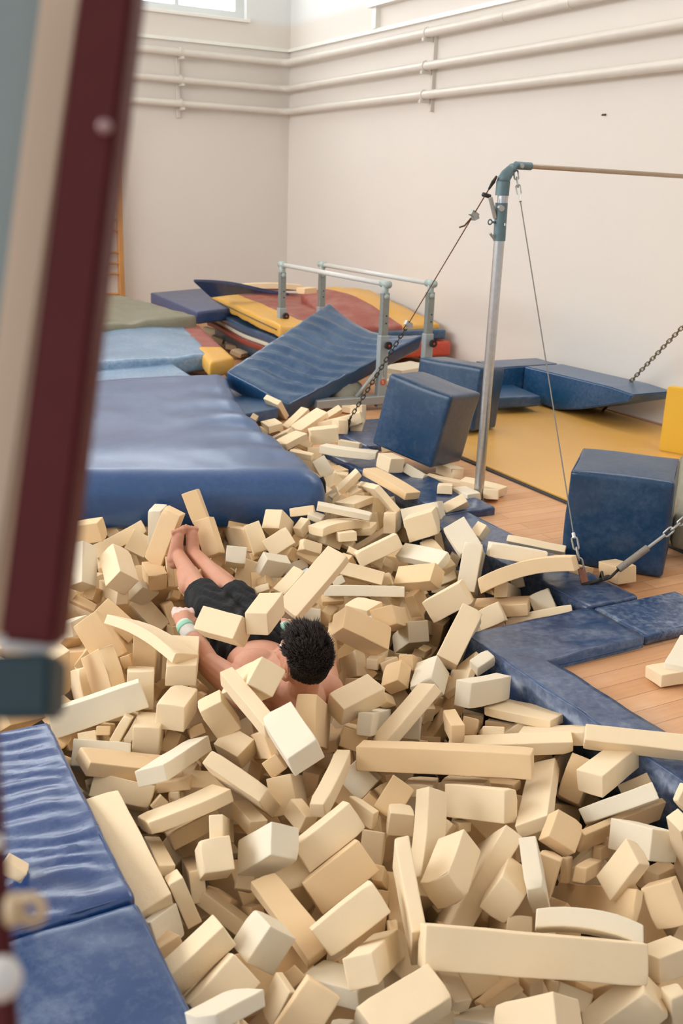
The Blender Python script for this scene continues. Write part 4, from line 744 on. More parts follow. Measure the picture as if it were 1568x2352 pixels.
1.006 4.250 -.094 .279 -.168 -.915 .237 .127 .082 .037 t 0.000 0|medium tan foam slab rising leftwards, right of the blurred red post
1.042 4.392 .030 .536 -.561 -.630 -.040 .205 .104 .103 w 0.000 0|medium white foam brick standing steeply, in front of the big blue mat's left
1.092 4.399 -.122 .643 .567 .511 .065 .103 .068 .059 t 0.000 0|small tan foam block seen end-on, right of the blurred red post
1.173 4.332 -.097 .474 -.458 -.482 .577 .211 .068 .057 c 0.000 0|medium cream foam beam rising leftwards, in front of the big blue mat's left
1.192 4.303 .030 .344 -.659 -.663 .086 .215 .109 .105 c 0.000 0|medium cream foam brick standing steeply, in front of the big blue mat's left
1.330 4.393 -.152 .799 -.499 .151 .298 .116 .103 .053 w 0.000 0|medium white foam block seen end-on, left of the man's taped fist
1.368 4.397 -.275 .140 -.486 -.751 -.425 .200 .087 .074 c 0.000 0|medium cream foam brick rising leftwards, left of the man's taped fist
1.401 4.414 -.079 .033 -.743 -.668 -.028 .174 .092 .082 t 0.000 -1|medium tan foam brick seen end-on, behind the man's taped fist
1.466 4.445 .105 .587 -.125 .715 .357 .301 .098 .056 t 0.000 0|large tan foam beam standing steeply, left of the man's feet
1.466 4.394 -.281 .350 -.692 -.421 .469 .238 .113 .052 t -0.000 0|medium tan foam slab seen end-on, left of the man's taped fist
1.501 4.447 -.222 .035 .742 .596 -.306 .210 .044 .040 t 0.000 0|medium tan foam beam seen end-on, behind the man's taped fist
1.662 4.349 .105 .563 -.357 -.745 -.026 .189 .103 .085 t 0.000 0|medium tan foam brick standing steeply, right of the man's feet
1.712 4.382 -.039 .395 .697 .588 .111 .141 .074 .063 t 0.000 0|medium tan foam brick seen end-on, behind the black shorts
1.769 4.268 .013 .813 -.080 .213 .537 .275 .096 .083 w 0.000 0|medium white foam brick seen end-on, in front of the big blue mat's front
1.790 4.456 -.140 .820 .162 .377 .400 .153 .084 .067 t 0.000 0|medium tan foam brick seen end-on, in front of the man's feet
1.905 4.471 -.177 .585 -.569 -.209 .539 .343 .162 .100 c -0.004 0|large cream foam brick seen end-on, right of the black shorts
2.049 4.365 .018 .859 .436 -.262 .055 .140 .099 .069 c 0.000 0|medium cream foam block rising rightwards, right of the big blue mat's front
2.162 4.479 -.108 .454 .631 .612 .147 .259 .065 .059 t 0.000 0|medium tan foam beam seen end-on, behind the big beam above his head
2.163 4.443 -.178 .269 .670 .681 -.122 .290 .074 .050 w 0.000 0|medium white foam beam rising rightwards, left of the big beam above his head
2.182 4.282 -.000 .939 -.281 .199 .014 .116 .063 .058 c 0.000 -1|small cream foam brick rising leftwards, behind the big beam above his head
2.189 4.318 -.062 .304 -.241 -.891 .237 .115 .070 .048 t 0.000 0|small tan foam block rising leftwards, behind the big beam above his head
2.468 4.422 -.018 .091 .811 .570 -.094 .176 .098 .049 c 0.000 0|medium cream foam slab seen end-on, left of the foam on the far pads
2.474 4.211 -.075 .252 -.302 -.904 .164 .205 .083 .032 c 0.000 0|medium cream foam slab rising leftwards, in front of the foam on the far pads
2.669 4.315 -.377 .830 -.072 .228 .503 .534 .116 .035 t 0.000 0|large tan foam beam seen end-on, right of the man's head
2.856 4.257 .054 .867 -.214 .014 .450 .431 .161 .120 c 0.000 0|large cream foam brick seen end-on, right of the foam on the far pads
2.933 4.180 -.059 .647 -.367 -.664 -.076 .133 .132 .068 c 0.000 0|medium cream foam block standing steeply, in front of the steel upright
2.954 4.412 .042 .094 .370 .904 -.192 .220 .119 .109 w 0.000 0|medium white foam brick lying level, right of the foam on the far pads
3.019 4.202 -.115 .547 .679 .439 .217 .548 .057 .048 c 0.000 0|large cream foam beam seen end-on, in front of the steel upright
3.154 4.399 .075 .867 -.429 -.156 -.200 .144 .073 .061 c 0.000 0|medium cream foam brick rising rightwards, left of the steel upright
1.011 4.741 -.018 .737 -.040 .529 .419 .140 .060 .051 t 0.000 0|small tan foam brick seen end-on, left of the big blue mat's left
1.513 4.551 -.113 .629 .470 .511 .349 .450 .149 .034 t 0.000 0|large tan foam beam seen end-on, in front of the man's feet
1.758 4.790 .120 .564 -.281 -.776 -.018 .175 .111 .085 t 0.000 0|medium tan foam block standing steeply, behind the man's feet
1.962 4.644 -.337 .822 -.115 -.015 .558 .130 .084 .080 c 0.000 -1|medium cream foam block seen end-on, right of the black shorts
1.988 4.519 .001 .585 -.262 -.764 .066 .162 .121 .084 c 0.000 0|medium cream foam block standing steeply, in front of the big blue mat's front
2.010 4.806 -.095 .658 .371 .476 .449 .492 .133 .030 t 0.000 0|large tan foam beam lying level, in front of the big blue mat's front
2.170 4.642 .012 .747 .505 .432 .017 .176 .110 .104 c 0.000 0|medium cream foam block seen end-on, right of the big blue mat's front
2.298 4.603 -.006 .682 -.653 -.329 .007 .090 .063 .056 c 0.000 0|small cream foam block seen end-on, in front of the big blue mat's corner
2.339 4.689 .055 .046 .269 .944 -.186 .137 .073 .049 c 0.000 0|medium cream foam brick lying level, in front of the big blue mat's corner
2.384 4.611 .041 .079 -.390 -.908 -.127 .083 .057 .034 w 0.000 0|small white foam block seen end-on, in front of the big blue mat's corner
2.457 4.637 -.101 .093 -.736 -.627 .236 .299 .094 .075 c 0.000 0|large cream foam beam rising leftwards, behind the big beam above his head
2.478 4.508 .012 .989 -.068 .038 .125 .355 .116 .046 c 0.020 0|large cream foam beam lying level, in front of the big blue mat's corner
2.514 4.530 .082 .056 -.312 -.948 -.032 .301 .064 .035 w 0.000 0|medium white foam beam lying level, in front of the big blue mat's corner
2.662 4.534 -.041 .921 -.082 .005 .381 .163 .091 .044 c 0.000 -1|medium cream foam slab seen end-on, in front of the foam on the far pads
2.717 4.773 .037 .985 -.078 -.049 .143 .168 .161 .038 c 0.000 0|medium cream foam block rising rightwards, left of the foam on the far pads
2.782 4.660 -.170 .967 -.053 -.242 -.055 .277 .075 .046 c -0.005 0|medium cream foam beam rising rightwards, in front of the foam on the far pads
2.915 4.655 -.059 .682 .577 .375 .246 .456 .113 .070 c 0.000 0|large cream foam beam seen end-on, in front of the foam on the far pads
3.336 4.763 .055 .057 .883 .455 -.099 .246 .088 .055 c 0.000 0|medium cream foam brick seen end-on, in front of the tilted blue cube
3.404 4.637 .038 .014 .723 .691 -.010 .172 .098 .070 w 0.000 0|medium white foam brick seen end-on, left of the steel upright
3.559 4.597 .043 .906 -.065 .096 .406 .104 .089 .059 c 0.000 0|medium cream foam block seen end-on, right of the steel upright
3.618 4.768 .034 .038 .575 .816 .036 .303 .081 .053 c -0.004 0|medium cream foam beam lying level, behind the steel upright
1.186 4.874 .030 .131 -.294 -.664 .675 .193 .106 .086 t 0.000 1|medium tan foam brick lying level, left of the big blue mat's left
1.413 5.054 -.109 .950 -.238 -.188 -.074 .295 .131 .074 c -0.005 0|large cream foam slab rising rightwards, in front of the big blue mat's left
1.477 4.900 -.091 .798 .075 .306 .513 .155 .122 .113 c 0.000 1|medium cream foam cube, right of the big blue mat's left
1.570 4.870 .018 .675 .163 .688 -.212 .191 .167 .068 w 0.000 0|large white foam block standing steeply, left of the man's feet
2.109 5.099 -.122 .082 .779 .590 -.194 .476 .138 .072 t -0.006 0|large tan foam beam seen end-on, left of the big blue mat's front
2.786 5.020 .064 .933 .028 -.356 -.042 .233 .059 .043 c 0.000 0|medium cream foam beam rising rightwards, right of the big blue mat's corner
2.907 4.834 .031 .764 .269 .332 .484 .533 .193 .038 c 0.000 0|large cream foam slab seen end-on, left of the foam on the far pads
2.994 4.839 .108 .102 -.608 -.787 -.010 .377 .120 .046 t -0.006 0|large tan foam beam rising leftwards, behind the foam on the far pads
3.510 4.970 .024 .017 -.452 -.892 .000 .305 .068 .036 c 0.005 -1|medium cream foam beam lying level, right of the tilted blue cube
3.620 5.128 .042 .017 .726 .687 -.025 .219 .083 .070 c 0.000 -1|medium cream foam brick seen end-on, right of the tilted blue cube
2.906 5.490 .001 .499 -.297 -.812 .048 .202 .151 .090 w 0.000 0|large white foam block rising leftwards, behind the big blue mat's corner
2.940 5.363 .018 .036 -.295 -.954 -.046 .097 .067 .038 c 0.000 0|small cream foam slab seen end-on, right of the big blue mat's corner
3.186 5.167 .130 .072 -.636 -.768 .014 .128 .117 .091 c 0.000 0|medium cream foam cube, left of the tilted blue cube
3.458 5.215 -.003 .911 .122 .238 .315 .450 .151 .060 w 0.001 0|large white foam slab seen end-on, at the tilted blue cube
2.799 5.644 .100 .035 -.400 -.915 -.022 .160 .068 .039 c 0.000 1|medium cream foam slab lying level, in front of the small blue mat corner
3.092 5.526 .118 .024 -.388 -.921 .033 .374 .112 .051 w 0.005 0|large white foam beam lying level, behind the big blue mat's corner
3.263 5.830 .087 .076 -.313 -.944 .069 .151 .127 .037 c 0.000 0|medium cream foam block lying level, in front of the near bar post
2.843 5.905 .130 .977 .038 -.084 .194 .236 .108 .048 c 0.004 -1|medium cream foam slab rising rightwards, in front of the small blue mat corner
3.127 5.974 .130 .978 -.026 -.050 -.200 .206 .114 .106 c 0.000 -1|medium cream foam brick lying level, right of the small blue mat corner
3.436 6.298 .094 .495 -.538 -.421 .537 .136 .103 .078 c 0.000 -1|medium cream foam block seen end-on, left of the near bar post
3.505 6.405 .097 .123 .320 .933 -.111 .325 .146 .084 c 0.005 0|large cream foam slab lying level, left of the near bar post
3.690 6.479 .094 .667 .574 .385 .277 .410 .212 .087 c 0.000 0|large cream foam slab seen end-on, left of the near bar post
3.018 6.588 .070 .022 .700 .709 .084 .136 .116 .055 c 0.000 0|medium cream foam block seen end-on, at the small blue mat corner
3.283 6.730 .070 .949 .094 -.261 .147 .234 .075 .041 c 0.000 0|medium cream foam beam rising rightwards, right of the small blue mat corner
3.283 6.504 .100 .970 .087 -.185 .134 .290 .121 .041 c 0.000 -1|large cream foam slab rising rightwards, right of the small blue mat corner
3.651 6.809 .073 .867 -.445 -.201 -.096 .137 .058 .054 c 0.000 0|small cream foam brick seen end-on, left of the near bar post
3.255 7.029 .103 .882 -.007 .416 .221 .195 .157 .046 c 0.000 0|large cream foam block seen end-on, behind the small blue mat corner
3.404 8.270 .095 .244 -.562 -.767 -.191 .189 .068 .045 c 0.000 0|medium cream foam brick seen end-on, in front of the striped mat
3.349 9.155 .049 .962 -.025 .007 .273 .156 .132 .048 c 0.000 0|medium cream foam block seen end-on, in front of the striped mat
3.672 9.172 .075 .028 -.504 -.861 .067 .135 .132 .090 c 0.000 0|medium cream foam cube, in front of the striped mat
4.124 9.852 .060 .945 .114 .044 .303 .169 .138 .045 c 0.000 0|medium cream foam block seen end-on, right of the striped mat
"""
REST="""
1.87 1.88 -.28 .00 .71 .58 -.38 0.09 0.05 0.04 c
1.58 1.60 -.09 .97 -.20 .13 .06 0.10 0.07 0.03 t
1.70 1.94 -.11 .54 -.77 -.09 .32 0.06 0.06 0.03 t
1.02 1.75 -.09 .35 .67 .63 -.20 0.07 0.04 0.03 t
1.57 2.10 -.09 .68 -.60 .11 .40 0.07 0.04 0.03 c
2.48 2.46 -.25 .85 .20 .45 .18 0.07 0.04 0.03 t
2.71 3.90 -.54 .95 .05 -.21 .21 0.08 0.06 0.06 t
2.13 3.00 -.43 .86 -.16 .23 .43 0.50 0.08 0.04 t
2.02 2.85 -.12 .74 -.52 .03 .43 0.12 0.04 0.04 t
1.97 3.26 -.18 .88 .23 .28 .31 0.08 0.06 0.04 t
1.66 2.87 -.30 .43 -.73 -.19 .49 0.48 0.06 0.03 t
.93 4.00 -.33 .45 -.59 -.61 .27 0.10 0.07 0.03 c
1.02 4.53 -.44 .67 -.35 .03 .65 0.54 0.06 0.05 c
.95 3.15 -.09 .96 -.13 .06 .24 0.06 0.04 0.03 t
1.04 2.79 -.09 .45 .61 .63 -.15 0.07 0.04 0.03 t
.67 2.83 -.12 .41 -.61 -.41 .54 0.07 0.03 0.03 t
1.16 3.13 -.06 .62 -.56 -.12 .53 0.15 0.04 0.03 t
1.18 3.21 -.06 .26 -.65 -.66 .28 0.06 0.05 0.04 t
.69 3.30 -.08 .62 -.44 -.02 .65 0.46 0.04 0.04 t
3.17 4.11 -.09 .44 .77 .47 -.02 0.22 0.05 0.05 c
2.50 3.92 -.16 .85 -.14 .17 .49 0.45 0.06 0.04 w
2.86 3.63 -.09 .13 .84 .51 -.12 0.45 0.06 0.04 t
2.95 3.83 -.21 .15 .85 .48 -.17 0.08 0.04 0.04 c
3.02 6.43 .02 .29 .47 .83 -.00 0.21 0.08 0.05 c
2.96 6.61 .02 .85 .19 .25 .42 0.13 0.08 0.05 c
2.99 6.00 .07 .25 -.23 -.91 .23 0.12 0.07 0.05 c
3.02 5.87 .02 .68 .55 .42 .25 0.12 0.10 0.10 c
2.97 5.55 .02 .05 -.59 -.81 -.08 0.09 0.06 0.04 c
2.81 4.96 .02 .97 -.10 -.21 -.02 0.11 0.07 0.03 c
2.71 5.09 -.04 .82 -.30 .05 .49 0.12 0.05 0.04 c
2.82 4.76 -.01 .97 .15 -.14 .11 0.08 0.06 0.04 c
3.91 7.06 .04 .03 -.35 -.93 -.06 0.08 0.07 0.05 c
3.53 5.77 .04 .94 -.24 -.04 -.23 0.08 0.07 0.05 t
2.92 4.95 -.08 .85 .13 .17 .48 0.46 0.13 0.04 c
2.53 4.50 -.10 .86 .02 .37 .36 0.07 0.07 0.05 c
2.42 3.91 -.08 .84 -.25 .09 .47 0.13 0.06 0.06 c
2.07 4.46 -.21 .69 .48 .45 .30 0.46 0.07 0.04 w
2.36 4.77 -.17 .43 .71 .55 -.01 0.44 0.10 0.06 t
2.04 4.68 -.16 .72 .38 .44 .38 0.34 0.04 0.04 t
1.87 4.64 -.24 .74 -.03 .66 .16 0.09 0.07 0.06 t
2.14 3.88 -.03 .80 -.32 .06 .50 0.10 0.06 0.04 w
1.59 5.16 -.11 .58 .57 .53 .25 0.16 0.09 0.05 t
2.20 5.55 -.30 .73 .38 .37 .43 0.55 0.06 0.03 t
1.37 4.54 -.11 .67 .47 .50 .29 0.10 0.08 0.04 c
1.28 4.96 -.20 .65 .44 .46 .41 0.51 0.04 0.03 t
.95 4.22 -.03 .79 .18 .31 .49 0.08 0.04 0.03 t
3.51 9.06 .05 .99 -.07 .03 .08 0.11 0.11 0.05 c
4.61 12.37 .08 .11 -.29 -.88 -.37 0.09 0.07 0.07 t
4.43 11.49 .07 .08 -.32 -.95 .01 0.16 0.15 0.06 c
4.24 10.77 .07 .12 -.41 -.90 -.10 0.15 0.07 0.06 c
4.25 10.34 .05 .90 .03 .04 .43 0.16 0.13 0.05 c
2.98 6.84 .07 .76 .02 .45 .47 0.07 0.05 0.05 c
.85 4.78 -.21 .77 -.36 .50 -.15 0.21 0.11 0.12 c
.54 4.91 -.10 .17 .09 -.97 -.15 0.26 0.14 0.10 t
1.21 1.76 -.20 .04 -.64 -.76 .02 0.21 0.12 0.08 c
2.51 2.55 -.18 .29 .58 -.71 -.28 0.20 0.11 0.09 c
1.92 1.66 -.24 .55 -.20 -.78 .22 0.21 0.10 0.11 t
.56 3.95 -.23 .61 -.17 -.07 .77 0.21 0.14 0.08 t
2.03 1.47 -.14 .01 -.92 -.07 -.40 0.29 0.12 0.11 c
3.78 6.82 -.16 .71 -.27 -.57 -.32 0.29 0.10 0.07 t
.56 4.17 -.17 .34 .71 -.38 -.49 0.22 0.13 0.08 c
1.31 1.95 -.21 .33 .41 -.50 -.69 0.22 0.11 0.09 t
.55 4.58 -.18 .43 .73 -.53 .00 0.21 0.13 0.10 c
3.36 3.79 -.23 .52 -.06 .67 .52 0.21 0.13 0.12 t
1.05 2.13 -.16 .38 .61 .59 -.37 0.29 0.14 0.11 c
1.61 1.47 -.26 .37 .54 -.28 -.70 0.27 0.11 0.10 t
.77 5.06 -.17 .12 .99 .07 -.09 0.32 0.10 0.09 t
.84 1.83 -.13 .28 -.95 -.05 .13 0.24 0.13 0.09 t
2.33 1.70 -.19 .16 .95 .24 .12 0.27 0.14 0.10 c
.97 2.25 -.28 .64 .31 -.02 .70 0.26 0.12 0.11 t
.85 4.34 -.21 .01 -.46 -.13 .88 0.21 0.12 0.12 t
.54 3.49 -.17 .84 -.36 .04 .41 0.23 0.11 0.11 t
1.71 3.11 -.34 .42 -.01 .47 -.78 0.21 0.10 0.08 c
2.21 1.69 -.35 .42 .17 .54 -.71 0.31 0.12 0.11 c
1.73 1.29 -.18 .30 -.45 -.77 -.33 0.31 0.14 0.12 t
1.05 5.47 -.17 .87 .16 -.21 .42 0.26 0.12 0.12 t
.81 4.82 -.29 .51 -.26 .59 -.57 0.21 0.10 0.09 t
.87 1.83 -.29 .10 .46 -.71 .52 0.25 0.12 0.07 t
2.09 1.92 -.18 .56 .82 .04 -.11 0.20 0.13 0.10 c
.50 4.05 -.32 .57 .44 .02 -.70 0.21 0.12 0.09 c
1.01 2.63 -.14 .18 -.12 -.69 .69 0.21 0.13 0.10 c
2.41 4.22 -.20 .68 .55 .41 -.26 0.31 0.11 0.07 t
3.46 5.18 -.16 .49 .62 .59 -.19 0.23 0.14 0.10 t
2.16 3.61 -.34 .79 .41 -.24 -.39 0.21 0.15 0.08 c
1.22 1.52 -.22 .38 -.08 -.32 .87 0.23 0.11 0.10 c
.45 4.25 -.20 .17 -.16 -.52 -.82 0.29 0.14 0.12 t
1.16 1.93 -.21 .24 -.49 .72 .42 0.27 0.12 0.10 t
2.05 1.43 -.30 .05 -.44 .51 .74 0.25 0.13 0.11 c
.70 3.98 -.31 .08 -.90 -.34 .27 0.26 0.12 0.10 t
1.28 2.92 -.21 .43 -.64 -.64 -.01 0.23 0.11 0.12 c
1.00 4.46 -.23 .31 -.24 .16 .91 0.29 0.12 0.10 c
1.05 1.77 -.34 .21 .09 .97 -.09 0.31 0.15 0.08 t
4.36 8.37 -.17 .46 -.06 -.57 .67 0.26 0.14 0.11 t
.80 5.47 -.19 .74 -.54 -.37 -.13 0.24 0.12 0.11 c
.73 5.16 -.25 .94 -.10 -.12 .32 0.23 0.13 0.10 t
.90 2.52 -.27 .30 -.08 -.55 -.77 0.29 0.14 0.09 c
2.41 2.85 -.18 .07 .83 -.54 .08 0.31 0.13 0.12 c
.86 4.16 -.45 .41 -.16 .40 .81 0.28 0.13 0.12 c
1.03 3.71 -.14 .82 .22 .36 -.39 0.26 0.13 0.08 t
.64 1.92 -.14 .76 -.21 .61 -.14 0.24 0.14 0.07 t
3.05 5.06 -.23 .24 -.68 -.34 -.61 0.27 0.11 0.11 c
2.01 2.35 -.17 .29 -.14 .60 .73 0.31 0.13 0.11 t
2.52 3.04 -.21 .67 .64 .28 .26 0.25 0.10 0.08 t
2.52 2.08 -.16 .67 .10 -.69 -.27 0.21 0.11 0.08 c
3.98 8.22 -.13 .72 .66 -.05 .23 0.23 0.11 0.09 t
1.00 4.97 -.22 .51 -.03 .12 -.85 0.21 0.11 0.10 c
.75 4.84 -.38 .45 .05 -.02 -.89 0.27 0.14 0.10 t
1.93 5.21 -.17 .28 .15 .20 .93 0.29 0.11 0.09 t
.89 4.65 -.41 .52 .51 -.52 -.44 0.21 0.13 0.10 c
1.98 2.13 -.20 .76 .57 .29 -.04 0.32 0.12 0.11 t
1.19 2.15 -.26 .54 -.19 .13 -.81 0.23 0.14 0.09 t
2.40 2.17 -.19 .37 .54 .53 .54 0.20 0.11 0.08 c
1.47 4.38 -.39 .49 -.56 .41 -.53 0.29 0.15 0.10 t
.91 2.67 -.30 .24 .88 -.33 .25 0.23 0.14 0.10 c
2.39 4.96 -.16 .45 -.38 -.65 -.48 0.26 0.14 0.10 t
.38 3.42 -.19 .00 -.67 .69 .29 0.21 0.10 0.08 t
3.06 4.81 -.20 .39 -.68 .55 -.29 0.21 0.10 0.07 t
1.38 3.26 -.22 .82 -.44 -.35 .07 0.25 0.13 0.11 c
2.37 3.61 -.44 .27 .27 -.91 .18 0.31 0.13 0.12 c
2.06 2.93 -.16 .10 .30 .39 -.86 0.21 0.12 0.09 t
1.77 2.73 -.23 .09 .66 .67 -.34 0.25 0.12 0.07 c
2.29 5.11 -.17 .53 -.13 -.08 -.83 0.27 0.13 0.10 c
.58 3.03 -.14 .31 .13 -.93 .15 0.21 0.13 0.10 c
2.38 4.21 -.35 .11 -.44 .89 -.08 0.25 0.11 0.10 c
.92 5.56 -.24 .82 .39 -.06 -.42 0.25 0.14 0.11 c
2.60 3.93 -.34 .41 -.33 .77 -.37 0.23 0.13 0.08 t
.85 3.52 -.26 .36 .93 .00 -.09 0.29 0.13 0.09 t
.64 5.28 -.39 .53 -.42 .29 .67 0.32 0.10 0.09 t
2.41 2.25 -.28 .89 -.42 -.09 .11 0.31 0.12 0.11 t
3.01 5.21 -.32 .06 .75 .63 .17 0.29 0.11 0.08 c
2.02 4.02 -.34 .28 -.38 .05 .88 0.30 0.12 0.10 c
2.54 2.10 -.33 .03 .73 .56 .38 0.25 0.12 0.10 c
1.08 4.62 -.18 .91 -.03 .06 .41 0.29 0.12 0.12 c
1.10 2.68 -.35 .15 -.07 -.98 -.06 0.25 0.11 0.12 t
1.27 3.35 -.32 .13 -.05 -.05 .99 0.28 0.13 0.10 t
1.66 1.75 -.21 .65 .00 -.36 -.67 0.21 0.14 0.08 t
1.46 2.39 -.21 .38 -.42 -.70 .43 0.24 0.14 0.10 t
2.61 3.32 -.18 .45 .50 -.52 .52 0.29 0.15 0.12 c
1.81 2.86 -.34 .40 .44 .66 -.46 0.32 0.12 0.09 t
3.47 7.68 -.20 .34 -.37 -.70 -.51 0.27 0.12 0.10 t
2.81 3.41 -.18 .56 .09 .21 -.80 0.22 0.12 0.09 t
2.90 3.79 -.22 .19 .64 .24 .71 0.29 0.15 0.10 t
2.79 5.18 -.23 .64 .68 .29 .23 0.29 0.11 0.09 t
.87 4.64 -.54 .32 -.61 .69 -.22 0.23 0.10 0.10 c
4.55 8.36 -.21 .91 .21 -.23 .26 0.30 0.10 0.08 c
.82 2.32 -.36 .11 -.08 .19 .97 0.27 0.13 0.10 t
3.32 5.31 -.16 .82 -.54 .17 -.08 0.30 0.14 0.11 t
1.03 5.55 -.36 .18 -.93 .29 .11 0.20 0.11 0.12 t
2.67 2.10 -.42 .18 .48 -.86 -.10 0.22 0.11 0.08 t
2.26 3.56 -.54 .35 .63 .45 .53 0.28 0.15 0.11 t
1.31 4.51 -.30 .60 .30 -.65 .37 0.30 0.13 0.10 t
1.99 1.82 -.29 .50 -.67 .54 .00 0.29 0.15 0.11 c
1.14 5.58 -.27 .60 -.10 -.12 -.78 0.22 0.13 0.07 t
.79 2.70 -.16 .26 -.83 .38 -.31 0.20 0.14 0.10 t
1.85 4.14 -.16 .62 -.54 -.48 .32 0.23 0.13 0.09 t
1.46 5.26 -.09 .81 .22 .27 -.46 0.23 0.13 0.10 t
2.45 2.88 -.31 .39 .57 .70 .16 0.24 0.14 0.09 c
1.74 1.38 -.32 .31 -.80 -.18 -.49 0.23 0.15 0.11 t
3.15 3.35 -.07 .64 -.49 -.52 -.28 0.30 0.12 0.07 t
4.32 8.57 -.24 .47 .29 -.77 -.32 0.21 0.11 0.10 t
1.47 2.13 -.32 .15 .38 -.76 .50 0.27 0.11 0.10 c
.95 3.22 -.22 .46 -.05 .88 -.11 0.23 0.12 0.09 c
.77 4.82 -.52 .94 .07 .17 -.28 0.27 0.15 0.08 c
1.46 2.28 -.38 .96 -.10 .24 -.07 0.25 0.15 0.07 t
2.51 3.71 -.56 .86 .25 -.42 .11 0.27 0.14 0.11 t
4.31 8.74 -.33 .04 .39 .51 -.77 0.26 0.10 0.12 t
2.73 4.33 -.15 .45 -.04 -.08 .89 0.22 0.14 0.09 t
3.73 6.87 -.37 .81 .30 -.46 .21 0.23 0.12 0.08 t
.64 1.83 -.29 .08 .37 .86 .36 0.24 0.15 0.07 c
.82 1.92 -.32 .06 .16 -.92 -.35 0.25 0.10 0.11 t
1.53 4.04 -.09 .27 .40 -.31 .82 0.28 0.11 0.09 t
2.79 2.12 -.45 .65 -.29 -.42 -.56 0.23 0.10 0.08 c
1.42 4.43 -.53 .01 -.88 -.45 .15 0.21 0.13 0.12 c
2.09 4.72 -.20 .14 -.80 .31 .49 0.20 0.11 0.07 t
1.56 4.54 -.19 .00 .06 .98 .20 0.29 0.15 0.10 t
.74 3.64 -.44 .53 .51 -.66 .18 0.30 0.12 0.08 t
.49 4.06 -.42 .53 .32 .09 -.78 0.27 0.14 0.08 t
1.33 3.43 -.15 .30 -.21 -.77 .52 0.26 0.13 0.09 c
1.54 4.58 -.34 .60 .04 -.70 .38 0.28 0.14 0.10 c
4.20 8.83 -.50 .54 -.25 .79 .14 0.31 0.14 0.07 t
.80 5.07 -.44 .73 -.15 .46 .48 0.28 0.15 0.07 c
4.12 8.95 -.45 .10 -.97 -.20 -.10 0.20 0.14 0.09 t
1.33 2.76 -.37 .24 .56 -.73 -.30 0.29 0.13 0.11 t
2.06 5.17 -.32 .08 -.51 -.68 -.52 0.28 0.13 0.08 c
1.24 3.37 -.49 .17 .38 -.53 .73 0.24 0.11 0.09 t
3.34 5.78 -.14 .37 .19 -.89 .18 0.25 0.15 0.10 c
1.45 2.75 -.44 .37 -.67 -.60 .24 0.28 0.11 0.08 t
1.56 4.08 -.34 .10 .71 -.19 .68 0.29 0.10 0.08 t
1.94 2.47 -.34 .84 -.38 .19 -.35 0.20 0.13 0.11 t
.76 3.13 -.33 .44 -.35 .01 -.82 0.25 0.13 0.10 c
3.37 6.71 -.12 .86 .25 .30 .34 0.27 0.12 0.08 t
2.16 4.11 -.24 .24 -.85 -.47 .08 0.21 0.12 0.10 t
.81 5.21 -.37 .87 -.11 -.46 .14 0.20 0.15 0.07 t
1.92 1.20 -.25 .15 .57 .27 -.76 0.29 0.14 0.08 t
.66 2.39 -.34 .88 -.38 -.11 .27 0.29 0.13 0.07 c
1.48 5.05 -.20 .51 -.62 .26 -.54 0.21 0.14 0.09 t
1.96 5.34 -.36 .43 .27 .52 .69 0.26 0.12 0.10 t
.70 5.38 -.50 .43 .75 -.38 .33 0.28 0.13 0.11 c
4.70 8.44 -.23 .26 -.96 -.05 .03 0.31 0.15 0.08 t
2.85 2.26 -.56 .60 .24 .13 .75 0.32 0.14 0.07 t
1.44 1.59 -.24 .61 .14 -.76 -.17 0.23 0.11 0.11 c
1.05 3.39 -.45 .87 .42 .01 .26 0.26 0.13 0.09 t
2.67 2.34 -.28 .08 .14 -.84 -.52 0.26 0.15 0.09 c
1.91 2.62 -.42 .94 .07 -.21 -.27 0.25 0.12 0.09 c
2.08 3.73 -.38 .58 .79 .19 -.10 0.28 0.13 0.10 t
1.35 3.44 -.47 .55 .00 .51 .66 0.30 0.12 0.09 t
1.55 3.71 -.16 .17 .32 -.92 -.12 0.26 0.10 0.08 t
3.25 4.02 -.15 .33 -.29 .25 .86 0.23 0.15 0.10 c
1.87 3.22 -.39 .07 .67 -.70 .23 0.24 0.14 0.07 t
2.66 4.11 -.34 .16 .09 .81 -.56 0.26 0.13 0.11 c
3.22 5.61 -.28 .22 .92 -.27 -.21 0.27 0.13 0.10 t
1.53 3.05 -.42 .66 -.22 .71 .14 0.27 0.14 0.07 t
4.62 8.53 -.33 .42 .41 -.51 .63 0.24 0.12 0.11 t
1.55 2.38 -.40 .74 .47 -.44 -.19 0.24 0.14 0.09 t
2.38 5.37 -.24 .00 .57 -.29 .77 0.23 0.10 0.08 c
2.17 1.87 -.34 .60 .36 .44 .57 0.25 0.13 0.08 t
2.36 3.35 -.68 .65 -.29 .43 -.56 0.32 0.13 0.12 t
3.14 4.69 -.27 .70 .39 -.05 .60 0.29 0.12 0.08 t
3.30 6.80 -.18 .46 .61 .64 .07 0.29 0.10 0.12 c
2.93 2.38 -.53 .57 -.04 .70 .42 0.22 0.10 0.08 c
1.12 3.59 -.29 .10 -.55 .83 -.00 0.28 0.13 0.11 t
2.09 2.15 -.34 .15 -.59 -.75 -.28 0.27 0.14 0.07 t
1.87 2.83 -.46 .74 -.46 -.48 .04 0.24 0.12 0.08 c
.62 2.51 -.18 .18 .80 .48 .30 0.21 0.12 0.10 t
3.15 4.96 -.24 .19 -.62 .13 -.75 0.23 0.10 0.10 t
3.42 3.91 -.21 .14 -.62 .34 -.69 0.20 0.14 0.09 c
3.31 3.92 -.41 .41 .18 .89 -.10 0.24 0.13 0.08 t
2.84 4.15 -.47 .73 -.16 -.53 -.40 0.22 0.14 0.12 c
4.28 7.29 -.12 .78 -.57 .14 .21 0.26 0.11 0.09 c
